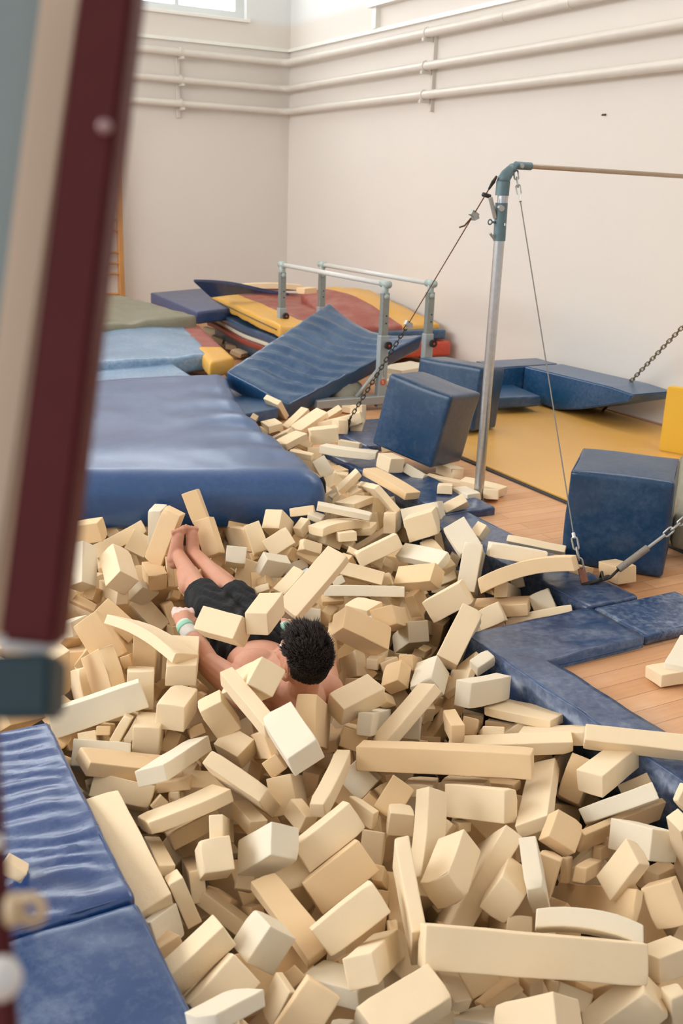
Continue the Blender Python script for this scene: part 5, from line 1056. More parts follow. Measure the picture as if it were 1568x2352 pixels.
2.01 4.29 -.21 .22 .01 .39 .89 0.27 0.15 0.07 t
1.65 4.07 -.44 .41 -.65 .64 .11 0.25 0.10 0.08 c
.36 4.21 -.47 .75 -.54 .27 -.26 0.26 0.11 0.08 c
1.05 4.61 -.37 .35 -.25 -.10 .90 0.31 0.13 0.10 c
1.66 4.58 -.37 .67 -.28 -.06 -.69 0.26 0.11 0.08 t
2.78 4.45 -.33 .45 .52 -.56 .46 0.26 0.11 0.08 t
3.65 7.18 -.15 .39 .03 -.44 -.81 0.22 0.12 0.09 t
2.11 4.21 -.37 .69 .48 -.50 -.19 0.24 0.12 0.08 c
2.18 3.90 -.38 .66 -.43 .02 -.61 0.21 0.12 0.12 t
2.54 4.16 -.53 .86 .03 -.51 -.06 0.25 0.13 0.11 t
3.27 5.97 -.23 .96 .01 .08 -.25 0.28 0.12 0.09 t
4.51 8.71 -.31 .89 .16 .07 -.43 0.26 0.13 0.10 t
3.24 4.62 -.12 .43 .38 .81 -.10 0.22 0.11 0.09 t
2.97 5.27 -.44 .71 .56 -.08 .43 0.27 0.12 0.11 t
3.82 7.22 -.21 .38 -.12 .91 -.08 0.28 0.11 0.12 t
1.10 2.07 -.44 .38 .73 .11 -.56 0.31 0.13 0.12 t
3.44 5.87 -.29 .10 -.47 .59 .65 0.26 0.15 0.09 t
2.59 2.65 -.28 .88 -.35 .31 -.10 0.25 0.12 0.11 t
2.92 4.00 -.20 .03 .51 .85 -.16 0.25 0.11 0.12 c
.47 4.28 -.51 .95 .08 .26 -.14 0.21 0.12 0.07 c
2.46 2.71 -.39 .70 -.71 .08 -.01 0.26 0.14 0.10 c
1.50 2.55 -.49 .35 -.39 .50 .69 0.25 0.11 0.12 t
3.78 6.94 -.44 .31 -.09 .44 .84 0.23 0.14 0.08 t
2.18 2.19 -.55 .07 .56 -.28 .77 0.29 0.15 0.10 t
1.26 5.59 -.27 .39 -.78 .28 -.41 0.25 0.14 0.09 c
2.67 2.62 -.46 .61 .54 -.32 .48 0.22 0.13 0.10 t
2.13 3.87 -.53 .68 -.64 .06 .36 0.28 0.11 0.11 t
1.96 2.21 -.37 .02 .32 -.88 .36 0.25 0.12 0.07 t
1.60 4.30 -.43 .55 .41 .59 -.41 0.23 0.11 0.10 c
2.58 2.24 -.47 .69 -.56 .40 .23 0.29 0.10 0.08 t
2.65 5.26 -.21 .35 -.42 -.82 .18 0.30 0.13 0.08 c
2.48 3.10 -.34 .61 .34 .58 .41 0.20 0.12 0.11 t
1.16 1.72 -.43 .03 -.92 .37 .11 0.27 0.13 0.12 t
2.61 3.45 -.32 .42 -.37 -.80 .21 0.25 0.11 0.07 c
1.23 4.79 -.32 .85 .28 .45 .04 0.26 0.12 0.07 t
4.62 8.67 -.21 .02 -.48 -.41 -.77 0.23 0.10 0.10 t
1.40 5.52 -.27 .04 -.61 -.73 .30 0.23 0.12 0.11 t
.88 3.61 -.40 .42 .22 .28 .84 0.27 0.12 0.11 t
2.86 5.43 -.47 .32 .32 .56 .69 0.29 0.11 0.09 t
3.12 5.17 -.51 .20 .48 -.12 .84 0.28 0.13 0.10 c
1.40 1.76 -.32 .30 -.86 -.08 .41 0.32 0.15 0.07 c
.67 5.54 -.23 .09 -.18 .98 -.01 0.25 0.12 0.09 c
1.62 2.29 -.48 .41 .79 -.36 .28 0.25 0.10 0.11 t
2.73 4.07 -.60 .19 .20 .84 .46 0.23 0.12 0.10 t
.83 2.80 -.35 .12 .62 -.38 -.68 0.28 0.11 0.10 c
3.88 7.31 -.41 .83 -.43 .08 .34 0.31 0.14 0.12 t
.60 4.46 -.56 .49 -.41 .59 -.50 0.30 0.10 0.08 t
2.46 2.69 -.52 .50 .04 -.05 -.86 0.28 0.11 0.11 t
3.48 3.88 -.40 .69 .27 -.63 .25 0.31 0.14 0.08 t
.15 7.59 -.41 .22 .80 -.55 -.09 0.30 0.13 0.11 t
-.09 7.12 -.31 .40 .66 -.63 -.12 0.30 0.13 0.11 t
.89 3.56 -.35 .00 -.02 .97 -.23 0.30 0.13 0.11 t
2.23 6.99 -.32 .00 -.32 -.21 -.92 0.30 0.13 0.11 t
2.52 4.56 -.39 .06 -.41 -.91 -.08 0.30 0.13 0.11 t
1.81 1.56 -.34 .77 -.37 .18 .48 0.30 0.13 0.11 t
1.87 7.30 -.37 .03 .80 .60 .09 0.30 0.13 0.11 t
.55 5.53 -.34 .43 .41 -.12 .80 0.30 0.13 0.11 t
-.07 6.92 -.30 .34 .46 -.82 -.07 0.30 0.13 0.11 t
-1.14 5.63 -.32 .46 .23 .83 -.21 0.30 0.13 0.11 t
2.58 7.00 -.41 .29 .08 -.92 .26 0.30 0.13 0.11 t
.46 6.57 -.36 .62 -.06 .48 -.62 0.30 0.13 0.11 t
1.11 5.32 -.32 .12 -.60 -.57 -.55 0.30 0.13 0.11 t
2.25 7.97 -.42 .01 .40 -.76 .51 0.30 0.13 0.11 t
.58 5.92 -.32 .29 -.46 -.74 .40 0.30 0.13 0.11 t
.72 5.09 -.35 .40 .75 .53 .01 0.30 0.13 0.11 t
1.05 2.72 -.33 .36 .04 .93 .10 0.30 0.13 0.11 t
1.99 3.61 -.35 .44 .85 .20 .20 0.30 0.13 0.11 t
-1.13 7.47 -.36 .46 .08 -.74 -.49 0.30 0.13 0.11 t
2.57 7.26 -.36 .00 .12 .83 -.54 0.30 0.13 0.11 t
-.29 5.93 -.33 .25 .24 -.62 .71 0.30 0.13 0.11 t
1.24 3.19 -.38 .80 .15 .58 -.07 0.30 0.13 0.11 t
.71 6.87 -.32 .45 .41 .03 -.79 0.30 0.13 0.11 t
.34 8.37 -.33 .59 .58 .37 .43 0.30 0.13 0.11 t
1.80 5.30 -.37 .21 .71 -.66 .17 0.30 0.13 0.11 t
1.46 4.91 -.42 .11 -.08 .95 .29 0.30 0.13 0.11 t
2.03 8.13 -.31 .73 -.42 -.54 -.02 0.30 0.13 0.11 t
1.91 6.62 -.38 .29 -.62 .71 -.15 0.30 0.13 0.11 t
1.34 2.61 -.39 .24 .23 .60 -.73 0.30 0.13 0.11 t
.73 5.98 -.32 .36 .05 .57 -.73 0.30 0.13 0.11 t
-1.08 7.86 -.34 .62 .07 .39 -.68 0.30 0.13 0.11 t
.96 5.75 -.31 .40 .56 .26 -.68 0.30 0.13 0.11 t
-.50 3.63 -.32 .46 .44 .41 .65 0.30 0.13 0.11 t
1.45 1.79 -.34 .45 .80 .37 .14 0.30 0.13 0.11 t
2.05 4.65 -.33 .48 -.10 -.11 -.86 0.30 0.13 0.11 t
-1.13 3.77 -.40 .67 .29 -.67 -.11 0.30 0.13 0.11 t
-.91 7.88 -.33 .27 -.32 -.86 -.30 0.30 0.13 0.11 t
.38 5.56 -.32 .55 -.74 .35 -.19 0.30 0.13 0.11 t
-.94 5.91 -.39 .85 .42 -.09 .29 0.30 0.13 0.11 t
1.66 4.41 -.37 .23 -.66 .70 -.17 0.30 0.13 0.11 t
.29 5.15 -.37 .98 .13 .11 -.08 0.30 0.13 0.11 t
.04 5.23 -.36 .41 -.15 -.56 -.71 0.30 0.13 0.11 t
1.04 7.10 -.31 .93 -.32 .19 -.08 0.30 0.13 0.11 t
2.10 5.48 -.37 .37 .83 -.33 .25 0.30 0.13 0.11 t
.36 4.31 -.41 .68 -.12 .56 -.46 0.30 0.13 0.11 t
.23 6.02 -.40 .85 .41 .27 .17 0.30 0.13 0.11 t
.83 5.36 -.35 .16 -.06 .02 .98 0.30 0.13 0.11 t
-.45 7.44 -.36 .74 .16 .16 .64 0.30 0.13 0.11 t
1.36 3.12 -.34 .35 .22 .91 .07 0.30 0.13 0.11 t
.30 7.59 -.34 .34 .14 .16 -.91 0.30 0.13 0.11 t
1.16 5.93 -.35 .18 .14 .32 .92 0.30 0.13 0.11 t
-.59 4.79 -.34 .37 .68 -.63 -.07 0.30 0.13 0.11 t
1.63 1.75 -.42 .26 .75 .53 -.30 0.30 0.13 0.11 t
-.69 3.61 -.32 .52 -.24 .77 -.28 0.30 0.13 0.11 t
.65 6.26 -.37 .52 -.32 -.46 -.65 0.30 0.13 0.11 t
.09 6.12 -.39 .66 .38 .19 .62 0.30 0.13 0.11 t
.91 5.23 -.38 .40 -.57 -.35 -.63 0.30 0.13 0.11 t
1.94 2.26 -.40 .10 .98 -.19 -.05 0.30 0.13 0.11 t
-.65 5.07 -.38 .51 .50 -.28 -.63 0.30 0.13 0.11 t
2.64 4.51 -.30 .02 .36 -.89 .27 0.30 0.13 0.11 t
-.55 6.30 -.31 .90 -.05 -.38 -.20 0.30 0.13 0.11 t
2.06 7.47 -.41 .07 .13 .90 -.42 0.30 0.13 0.11 t
.41 4.89 -.31 .00 -.75 -.64 -.18 0.30 0.13 0.11 t
2.36 7.07 -.34 .65 .23 -.24 -.69 0.30 0.13 0.11 t
-.69 7.10 -.31 .86 .22 -.18 -.42 0.30 0.13 0.11 t
-.53 7.06 -.36 .73 -.17 .28 .60 0.30 0.13 0.11 t
2.18 4.34 -.34 .51 .82 .23 .13 0.30 0.13 0.11 t
.35 4.40 -.30 .24 .21 .01 -.95 0.30 0.13 0.11 t
-.99 6.72 -.36 .43 .41 -.42 .68 0.30 0.13 0.11 t
.62 4.53 -.34 .90 .28 .26 -.19 0.30 0.13 0.11 t
.87 6.91 -.36 .19 .30 .38 .85 0.30 0.13 0.11 t
-.50 4.36 -.37 .36 .39 -.84 -.11 0.30 0.13 0.11 t
.72 8.33 -.37 .33 .16 .56 .74 0.30 0.13 0.11 t
-.24 4.20 -.31 .07 .27 .69 .67 0.30 0.13 0.11 t
-1.02 6.68 -.31 .40 -.26 -.08 .88 0.30 0.13 0.11 t
-.66 7.57 -.34 .73 .64 .21 -.13 0.30 0.13 0.11 t
-.24 3.44 -.40 .13 -.47 -.87 -.04 0.30 0.13 0.11 t
-.44 5.82 -.39 .19 .89 .04 .41 0.30 0.13 0.11 t
-.65 6.11 -.39 .10 .19 -.65 .73 0.30 0.13 0.11 t
-.75 5.38 -.31 .23 .66 .22 -.68 0.30 0.13 0.11 t
.34 6.17 -.33 .16 -.05 -.28 -.95 0.30 0.13 0.11 t
-.22 5.29 -.37 .67 -.06 -.03 .74 0.30 0.13 0.11 t
-.92 4.10 -.35 .56 .39 -.30 -.66 0.30 0.13 0.11 t
1.60 4.15 -.32 .29 .01 .17 -.94 0.30 0.13 0.11 t
1.40 8.43 -.38 .34 -.47 .30 -.75 0.30 0.13 0.11 t
1.06 3.97 -.31 .79 -.48 .38 -.02 0.30 0.13 0.11 t
.44 6.50 -.31 .89 .04 .38 .26 0.30 0.13 0.11 t
-1.14 5.57 -.35 .51 -.04 -.14 -.85 0.30 0.13 0.11 t
-.34 8.08 -.31 .12 .08 -.48 .86 0.30 0.13 0.11 t
.72 4.74 -.40 .39 -.39 -.72 .43 0.30 0.13 0.11 t
-.10 7.21 -.34 .41 -.20 -.29 .84 0.30 0.13 0.11 t
-.86 7.86 -.34 .69 .57 -.43 -.14 0.30 0.13 0.11 t
1.91 3.35 -.37 .74 -.46 -.37 .33 0.30 0.13 0.11 t
.12 6.85 -.39 .31 .56 -.05 -.77 0.30 0.13 0.11 t
2.16 7.25 -.37 .30 .29 .24 -.88 0.30 0.13 0.11 t
-.04 4.51 -.35 .02 .75 -.32 -.58 0.30 0.13 0.11 t
.64 4.34 -.31 .15 .40 .43 .80 0.30 0.13 0.11 t
-.56 4.83 -.34 .63 -.65 -.35 .26 0.30 0.13 0.11 t
-.04 6.08 -.34 .80 -.17 -.53 .21 0.30 0.13 0.11 t
1.71 5.38 -.37 .12 -.74 -.51 .42 0.30 0.13 0.11 t
.41 7.44 -.37 .96 .08 -.19 -.17 0.30 0.13 0.11 t
1.10 6.32 -.34 .81 -.29 .43 .28 0.30 0.13 0.11 t
1.96 6.75 -.34 .48 -.17 -.44 -.74 0.30 0.13 0.11 t
1.61 5.15 -.39 .39 .30 .84 .23 0.30 0.13 0.11 t
-.39 4.60 -.34 .12 -.84 -.00 .54 0.30 0.13 0.11 t
.25 5.17 -.42 .13 -.62 .37 .68 0.30 0.13 0.11 t
2.56 7.92 -.34 .68 .41 -.49 .35 0.30 0.13 0.11 t
-.61 6.42 -.34 .19 .26 -.37 -.87 0.30 0.13 0.11 t
.01 4.54 -.35 .04 .21 -.96 -.20 0.30 0.13 0.11 t
-.87 3.86 -.34 .46 .09 -.39 .79 0.30 0.13 0.11 t
-.98 4.13 -.39 .73 .05 .30 -.61 0.30 0.13 0.11 t
1.03 1.34 -.34 .13 .08 .58 -.80 0.30 0.13 0.11 t
2.65 5.44 -.33 .80 .37 .20 .43 0.30 0.13 0.11 t
.95 5.88 -.31 .76 -.58 -.19 .21 0.30 0.13 0.11 t
-1.17 3.34 -.40 .52 -.09 .85 .10 0.30 0.13 0.11 t
.77 7.21 -.40 .46 .88 -.06 .11 0.30 0.13 0.11 t
.60 5.22 -.37 .74 -.61 .04 -.28 0.30 0.13 0.11 t
1.77 7.92 -.36 .21 -.42 -.53 -.71 0.30 0.13 0.11 t
-.41 7.80 -.34 .21 .07 .13 -.97 0.30 0.13 0.11 t
-.07 4.50 -.37 .07 -.66 -.60 -.44 0.30 0.13 0.11 t
.81 3.13 -.40 .49 .55 .40 -.54 0.30 0.13 0.11 t
-.12 3.54 -.41 .16 .77 -.11 -.61 0.30 0.13 0.11 t
1.12 .94 -.34 .01 -.09 .17 -.98 0.30 0.13 0.11 t
-1.05 5.88 -.33 .34 -.85 .24 .31 0.30 0.13 0.11 t
2.62 4.12 -.32 .41 .26 -.34 .80 0.30 0.13 0.11 t
-.60 6.76 -.40 .64 -.59 -.24 -.43 0.30 0.13 0.11 t
2.06 3.95 -.35 .50 .37 .12 -.78 0.30 0.13 0.11 t
1.49 6.15 -.41 .80 .30 -.07 .51 0.30 0.13 0.11 t
1.07 5.10 -.37 .77 .49 -.40 -.03 0.30 0.13 0.11 t
1.81 5.52 -.37 .75 .17 .48 -.42 0.30 0.13 0.11 t
.66 7.31 -.39 .01 .10 .83 .55 0.30 0.13 0.11 t
-.91 7.95 -.32 .22 -.18 -.80 .53 0.30 0.13 0.11 t
-.30 5.76 -.41 .67 .68 .19 -.22 0.30 0.13 0.11 t
.26 5.51 -.34 .42 -.33 .65 .55 0.30 0.13 0.11 t
1.85 7.99 -.31 .31 -.02 .86 -.39 0.30 0.13 0.11 t
2.02 8.47 -.37 .35 -.91 .12 .20 0.30 0.13 0.11 t
-.16 5.73 -.39 .89 .42 -.17 -.02 0.30 0.13 0.11 t
1.28 2.29 -.38 .05 -.31 -.16 -.94 0.30 0.13 0.11 t
1.59 2.87 -.31 .52 -.55 .61 -.25 0.30 0.13 0.11 t
1.46 5.52 -.42 .57 .40 .39 -.60 0.30 0.13 0.11 t
.65 6.40 -.31 .60 -.60 .46 .26 0.30 0.13 0.11 t
.18 7.52 -.38 .06 .95 .21 -.24 0.30 0.13 0.11 t
1.24 3.96 -.36 .49 -.50 .12 -.70 0.30 0.13 0.11 t
1.69 3.52 -.33 .35 -.61 -.40 -.59 0.30 0.13 0.11 t
.50 7.89 -.34 .61 .69 -.31 .25 0.30 0.13 0.11 t
2.08 7.89 -.33 .20 -.76 -.60 -.12 0.30 0.13 0.11 t
.77 7.62 -.36 .04 -.74 -.66 .09 0.30 0.13 0.11 t
2.67 5.07 -.38 .08 .86 .47 .18 0.30 0.13 0.11 t
-1.10 4.87 -.36 .52 -.25 .11 -.81 0.30 0.13 0.11 t
1.69 3.95 -.33 .31 -.71 -.61 .20 0.30 0.13 0.11 t
-1.19 8.03 -.34 .59 -.48 -.54 -.37 0.30 0.13 0.11 t
1.30 4.89 -.34 .45 -.60 .00 .66 0.30 0.13 0.11 t
-.16 4.86 -.32 .04 .63 .34 .70 0.30 0.13 0.11 t
.58 5.10 -.34 .95 .27 -.01 .17 0.30 0.13 0.11 t
.24 3.30 -.40 .17 .50 .77 -.36 0.30 0.13 0.11 t
-.85 4.85 -.38 .63 .58 -.52 -.03 0.30 0.13 0.11 t
-.96 7.99 -.33 .47 .71 .25 .46 0.30 0.13 0.11 t
1.22 8.33 -.38 .22 .22 -.74 -.60 0.30 0.13 0.11 t
.42 4.69 -.31 .07 -.24 -.05 .97 0.30 0.13 0.11 t
.08 3.33 -.33 .26 -.27 -.84 -.40 0.30 0.13 0.11 t
2.38 7.87 -.36 .78 .20 .36 -.46 0.30 0.13 0.11 t
-.97 4.43 -.42 .02 .26 .46 .85 0.30 0.13 0.11 t
1.75 7.73 -.42 .29 .22 .19 .91 0.30 0.13 0.11 t
.02 4.96 -.31 .08 .68 -.69 -.25 0.30 0.13 0.11 t
1.32 3.84 -.33 .54 -.64 .08 .54 0.30 0.13 0.11 t
.23 8.03 -.31 .57 .22 .25 -.75 0.30 0.13 0.11 t
-.17 6.70 -.34 .04 .29 .54 -.79 0.30 0.13 0.11 t
.34 8.01 -.33 .90 -.40 .01 -.17 0.30 0.13 0.11 t
-.30 7.57 -.39 .16 .54 -.79 .26 0.30 0.13 0.11 t
1.59 5.66 -.38 .89 -.24 .05 -.38 0.30 0.13 0.11 t
.11 5.22 -.31 .71 .64 -.28 -.05 0.30 0.13 0.11 t
1.08 4.66 -.36 .99 .06 .14 .05 0.30 0.13 0.11 t
.87 4.29 -.32 .31 .41 .78 -.37 0.30 0.13 0.11 t
1.21 4.49 -.37 .62 .15 -.54 -.55 0.30 0.13 0.11 t
.71 7.19 -.40 .22 -.23 -.45 .83 0.30 0.13 0.11 t
2.36 8.11 -.41 .43 .42 -.27 .75 0.30 0.13 0.11 t
1.50 4.55 -.34 .50 -.69 .35 .39 0.30 0.13 0.11 t
-.40 6.20 -.35 .45 -.14 -.18 .86 0.30 0.13 0.11 t
.08 8.21 -.33 .97 -.06 -.23 -.03 0.30 0.13 0.11 t
-.34 5.66 -.34 .68 .31 -.65 .09 0.30 0.13 0.11 t
-.40 6.58 -.32 .80 .49 .19 -.30 0.30 0.13 0.11 t
-1.09 6.17 -.39 .31 .33 -.73 .52 0.30 0.13 0.11 t
1.01 5.10 -.35 .69 -.48 .54 .06 0.30 0.13 0.11 t
2.21 4.88 -.35 .72 -.55 .40 .11 0.30 0.13 0.11 t
-.28 5.47 -.39 .35 -.27 -.24 .87 0.30 0.13 0.11 t
1.21 2.67 -.34 .62 -.33 .45 -.55 0.30 0.13 0.11 t
1.10 3.68 -.39 .88 .42 .21 -.04 0.30 0.13 0.11 t
-.66 6.80 -.31 .86 .47 .02 -.20 0.30 0.13 0.11 t
1.12 7.71 -.33 .16 -.52 .68 -.50 0.30 0.13 0.11 t
2.37 6.96 -.39 .62 .00 -.09 -.78 0.30 0.13 0.11 t
.46 7.84 -.34 .59 -.28 .38 -.65 0.30 0.13 0.11 t
-.12 5.83 -.34 .55 -.54 -.31 .56 0.30 0.13 0.11 t
.29 6.40 -.40 .12 -.93 .05 .34 0.30 0.13 0.11 t
-.55 5.45 -.40 .87 -.41 .26 .09 0.30 0.13 0.11 t
.58 6.99 -.30 .22 -.35 -.49 .77 0.30 0.13 0.11 t
1.63 4.17 -.37 .80 -.02 -.15 .58 0.30 0.13 0.11 t
.00 4.18 -.34 .18 .39 -.06 .90 0.30 0.13 0.11 t
.75 6.14 -.33 .11 -.96 -.05 .26 0.30 0.13 0.11 t
1.41 1.79 -.35 .28 -.77 -.42 -.39 0.30 0.13 0.11 t
.64 4.86 -.32 .91 -.08 .39 -.12 0.30 0.13 0.11 t
2.54 4.81 -.39 .29 -.43 .46 .72 0.30 0.13 0.11 t
.81 3.75 -.41 .44 .27 -.85 -.11 0.30 0.13 0.11 t
.56 3.52 -.37 .18 .96 .18 -.10 0.30 0.13 0.11 t
.12 4.22 -.31 .54 -.65 -.53 .06 0.30 0.13 0.11 t
1.61 7.17 -.41 .09 -.52 -.85 .07 0.30 0.13 0.11 t
.44 4.71 -.42 .36 .61 .70 -.11 0.30 0.13 0.11 t
.85 1.48 -.42 .88 -.05 -.41 .24 0.30 0.13 0.11 t
.83 3.24 -.37 .77 -.33 -.36 -.40 0.30 0.13 0.11 t
2.02 3.75 -.34 .40 -.42 -.73 .35 0.30 0.13 0.11 t
.28 5.50 -.34 .68 .49 .32 -.45 0.30 0.13 0.11 t
-1.14 7.03 -.41 .15 -.89 -.43 -.07 0.30 0.13 0.11 t
1.27 8.23 -.33 .26 -.67 .58 -.39 0.30 0.13 0.11 t
-.12 4.27 -.36 .51 .51 -.35 .60 0.30 0.13 0.11 t
.63 3.37 -.37 .31 -.63 .55 -.44 0.30 0.13 0.11 t
-1.16 4.01 -.33 .29 -.49 .08 -.82 0.30 0.13 0.11 t
1.86 3.17 -.33 .11 -.50 .63 .58 0.30 0.13 0.11 t
-.25 5.95 -.42 .36 .40 .84 -.09 0.30 0.13 0.11 t
-.95 5.33 -.34 .21 -.91 -.21 .29 0.30 0.13 0.11 t
.23 5.93 -.40 .28 -.43 -.86 -.05 0.30 0.13 0.11 t
.94 6.82 -.34 .50 .21 -.06 -.84 0.30 0.13 0.11 t
1.36 1.50 -.41 .84 .20 .20 .46 0.30 0.13 0.11 t
.01 5.20 -.39 .55 .21 .37 .71 0.30 0.13 0.11 t
2.01 7.76 -.39 .91 -.05 .36 .22 0.30 0.13 0.11 t
1.08 5.07 -.32 .15 .63 .76 -.02 0.30 0.13 0.11 t
2.13 7.49 -.35 .47 -.33 -.67 -.46 0.30 0.13 0.11 t
.65 6.08 -.41 .07 .47 .87 .17 0.30 0.13 0.11 t
-.81 5.71 -.37 .17 -.69 -.67 .22 0.30 0.13 0.11 t
1.89 2.37 -.32 .22 .88 .39 .14 0.30 0.13 0.11 t
-1.06 7.27 -.32 .91 .00 -.11 -.40 0.30 0.13 0.11 t
1.38 6.27 -.32 .40 .66 .63 .11 0.30 0.13 0.11 t
"""
# ================================================================ the person lying in the foam
def skinmat(name,c):
    t=NT(name); co=t.coord(); f=t.noise(co,14,4,.6); g=t.noise(co,120,3,.6); a=lin(c)
    col=t.mix(f,tuple(v*k for v,k in zip(a[:3],(.93,.80,.76)))+(1,),tuple(min(1,v*k) for v,k in zip(a[:3],(1.04,1.06,1.06)))+(1,))
    t.p.inputs['Subsurface Weight'].default_value=.12; t.p.inputs['Subsurface Radius'].default_value=(.012,.005,.003); t.p.inputs['Specular IOR Level'].default_value=.35
    return t.fin(col,.55,t.bump(g,.1,.002))
SKIN=skinmat('skin',(202,150,124))
HEADPOS=tuple(atz(696,1511,.235))
J={k:V(v) for k,v in dict(pelvis=(1.496,3.464,-.03),belly=(1.469,3.288,-.01),chest=(1.444,3.093,0),neckb=(1.413,2.808,.07),Lsh=(1.275,2.973,.01),Lel=(1.271,3.327,-.04),Lwr=tuple(atz(425,1440,.035)),Lha=tuple(atz(420,1408,.05)),
 Rsh=(1.533,2.849,.02),Rel=(1.715,3.195,-.06),Rwr=(1.644,3.429,0),Rha=(1.681,3.563,-.02),Lhip=(1.461,3.53,-.04),Lkn=(1.428,3.871,.04),Lan=(1.477,4.292,.07),Lheel=(1.461,4.273,.03),Lball=(1.497,4.296,.15),Ltoe=(1.506,4.298,.19),
 Rhip=(1.593,3.523,-.05),Rkn=(1.56,3.818,.03),Ran=(1.55,4.287,.07),Rheel=(1.541,4.264,.03),Rball=(1.544,4.304,.15),Rtoe=(1.541,4.304,.19),head=HEADPOS).items()}
def cap(bm,p,q,r1,r2,n=16,k=5):
    p=V(p);q=V(q); t=(q-p); L=t.length; t.normalize(); P=[];T=[]
    for i in range(k): a=math.pi/2*(1-i/k); P.append(p-t*r1*math.sin(a)); T.append(r1*math.cos(a)+1e-4)
    m=3
    for i in range(m+1): P.append(p+t*L*i/m); T.append(r1+(r2-r1)*i/m)
    for i in range(1,k+1): a=math.pi/2*i/k; P.append(q+t*r2*math.sin(a)); T.append(r2*math.cos(a)+1e-4)
    tube(bm,P,0,n,taper=T)
def ell(bm,c,axes,rad,n=20):
    M=Matrix(axes).transposed().to_4x4() if axes else Matrix.Identity(4)
    bmesh.ops.create_uvsphere(bm,u_segments=n,v_segments=n*2//3,radius=1,matrix=Matrix.Translation(V(c))@M@Matrix.Diagonal((*rad,1)))
def remesh(name,bm,voxel,smooth,mat,parent=None):
    me=bpy.data.meshes.new(name); bm.to_mesh(me); bm.free(); o=bpy.data.objects.new(name,me); COL.objects.link(o)
    r=o.modifiers.new('r','REMESH'); r.mode='VOXEL'; r.voxel_size=voxel
    s=o.modifiers.new('s','SMOOTH'); s.factor=.5; s.iterations=smooth
    dg=bpy.context.evaluated_depsgraph_get(); m2=bpy.data.meshes.new_from_object(o.evaluated_get(dg)); bpy.data.objects.remove(o)
    return link(name,m2,mat,parent)
hf=V((-.20,.93,.28)).normalized(); hu=V((.02,-.36,.93)); hu=(hu-hf*hu.dot(hf)).normalized(); hl=hu.cross(hf)
HC=J['head']
def H_(l,f,u): return HC+hl*l+hf*f+hu*u
bm=bmesh.new()
sp=(J['chest']-J['pelvis']).normalized(); sx=V((1,.0,0)); sx=(sx-sp*sx.dot(sp)).normalized(); sz=sx.cross(sp)
if sz.z<0: sz=-sz
ell(bm,J['chest']+V((0,-.02,-.03)),(sx,sp,sz),(.165,.20,.105),28)
ell(bm,J['belly']+V((0,0,-.05)),(sx,sp,sz),(.135,.16,.088),24); ell(bm,J['pelvis']+V((.03,.0,-.03)),(sx,sp,sz),(.15,.13,.095),24)
for s in (-1,1): ell(bm,J['chest']+sx*.075*s+sz*.05+sp*-.02,(sx,sp,sz),(.08,.075,.045),18)
cap(bm,J['Lsh'],J['Rsh'],.062,.062); cap(bm,J['neckb']-V((0,0,.04)),J['chest']-V((0,0,.03)),.09,.11)
cap(bm,J['neckb']-V((0,.0,.02)),H_(0,-.03,-.04),.056,.052)
for s in ('Lsh','Rsh'): cap(bm,J['neckb']+V((0,0,-.01)),J[s]+V((0,0,.02)),.042,.045); ell(bm,J[s]+V((0,0,0)),None,(.068,.068,.066),18)
for a,b,r1,r2 in (('Lsh','Lel',.067,.05),('Rsh','Rel',.058,.04),('Lkn','Lan',.052,.031),('Rkn','Ran',.052,.031),('Lhip','Lkn',.082,.054),('Rhip','Rkn',.082,.054),
    ('Lan','Lheel',.032,.03),('Ran','Rheel',.032,.03)): cap(bm,J[a],J[b],r1,r2)
for a,b in (('Lel','Lwr'),('Rel','Rwr')):
    m1=J[a].lerp(J[b],.35); cap(bm,J[a],m1,.046,.046); cap(bm,m1,J[b],.046,.027)
for a,b,off in (('Lkn','Lan',V((-.02,0,-.01))),('Rkn','Ran',V((.02,0,-.01)))): cap(bm,J[a].lerp(J[b],.22)+off,J[a].lerp(J[b],.48)+off*.6,.05,.042)
for s,sg in (('L',-1),('R',1)):
    dx=V((.013*sg,0,0)); he,ba,to=J[s+'heel']+dx*.6,J[s+'ball']+dx,J[s+'toe']+dx; cap(bm,he,ba,.03,.027); cap(bm,J[s+'an'],ba,.033,.022)
    side=V((1,.0,0))
    for k in (-1,1): cap(bm,he+V((.012*k,0,.02)),ba+side*.013*k,.023,.017)
    for i in range(5):
        x=(i-2)*.0125; big=(i==0) if sg>0 else (i==4); x*=1.0
        rt=.0105 if big else .0074; L=.034 if big else .03-.004*abs((i if sg>0 else 4-i)-1)
        b0_=ba+side*x+V((0,0,.012)); cap(bm,b0_,b0_+V((x*.1,-.004,L*.75)),rt*.95,rt,10,4); cap(bm,b0_+V((x*.1,-.004,L*.75)),b0_+V((x*.12,.004,L)),rt,rt*.85,10,4)
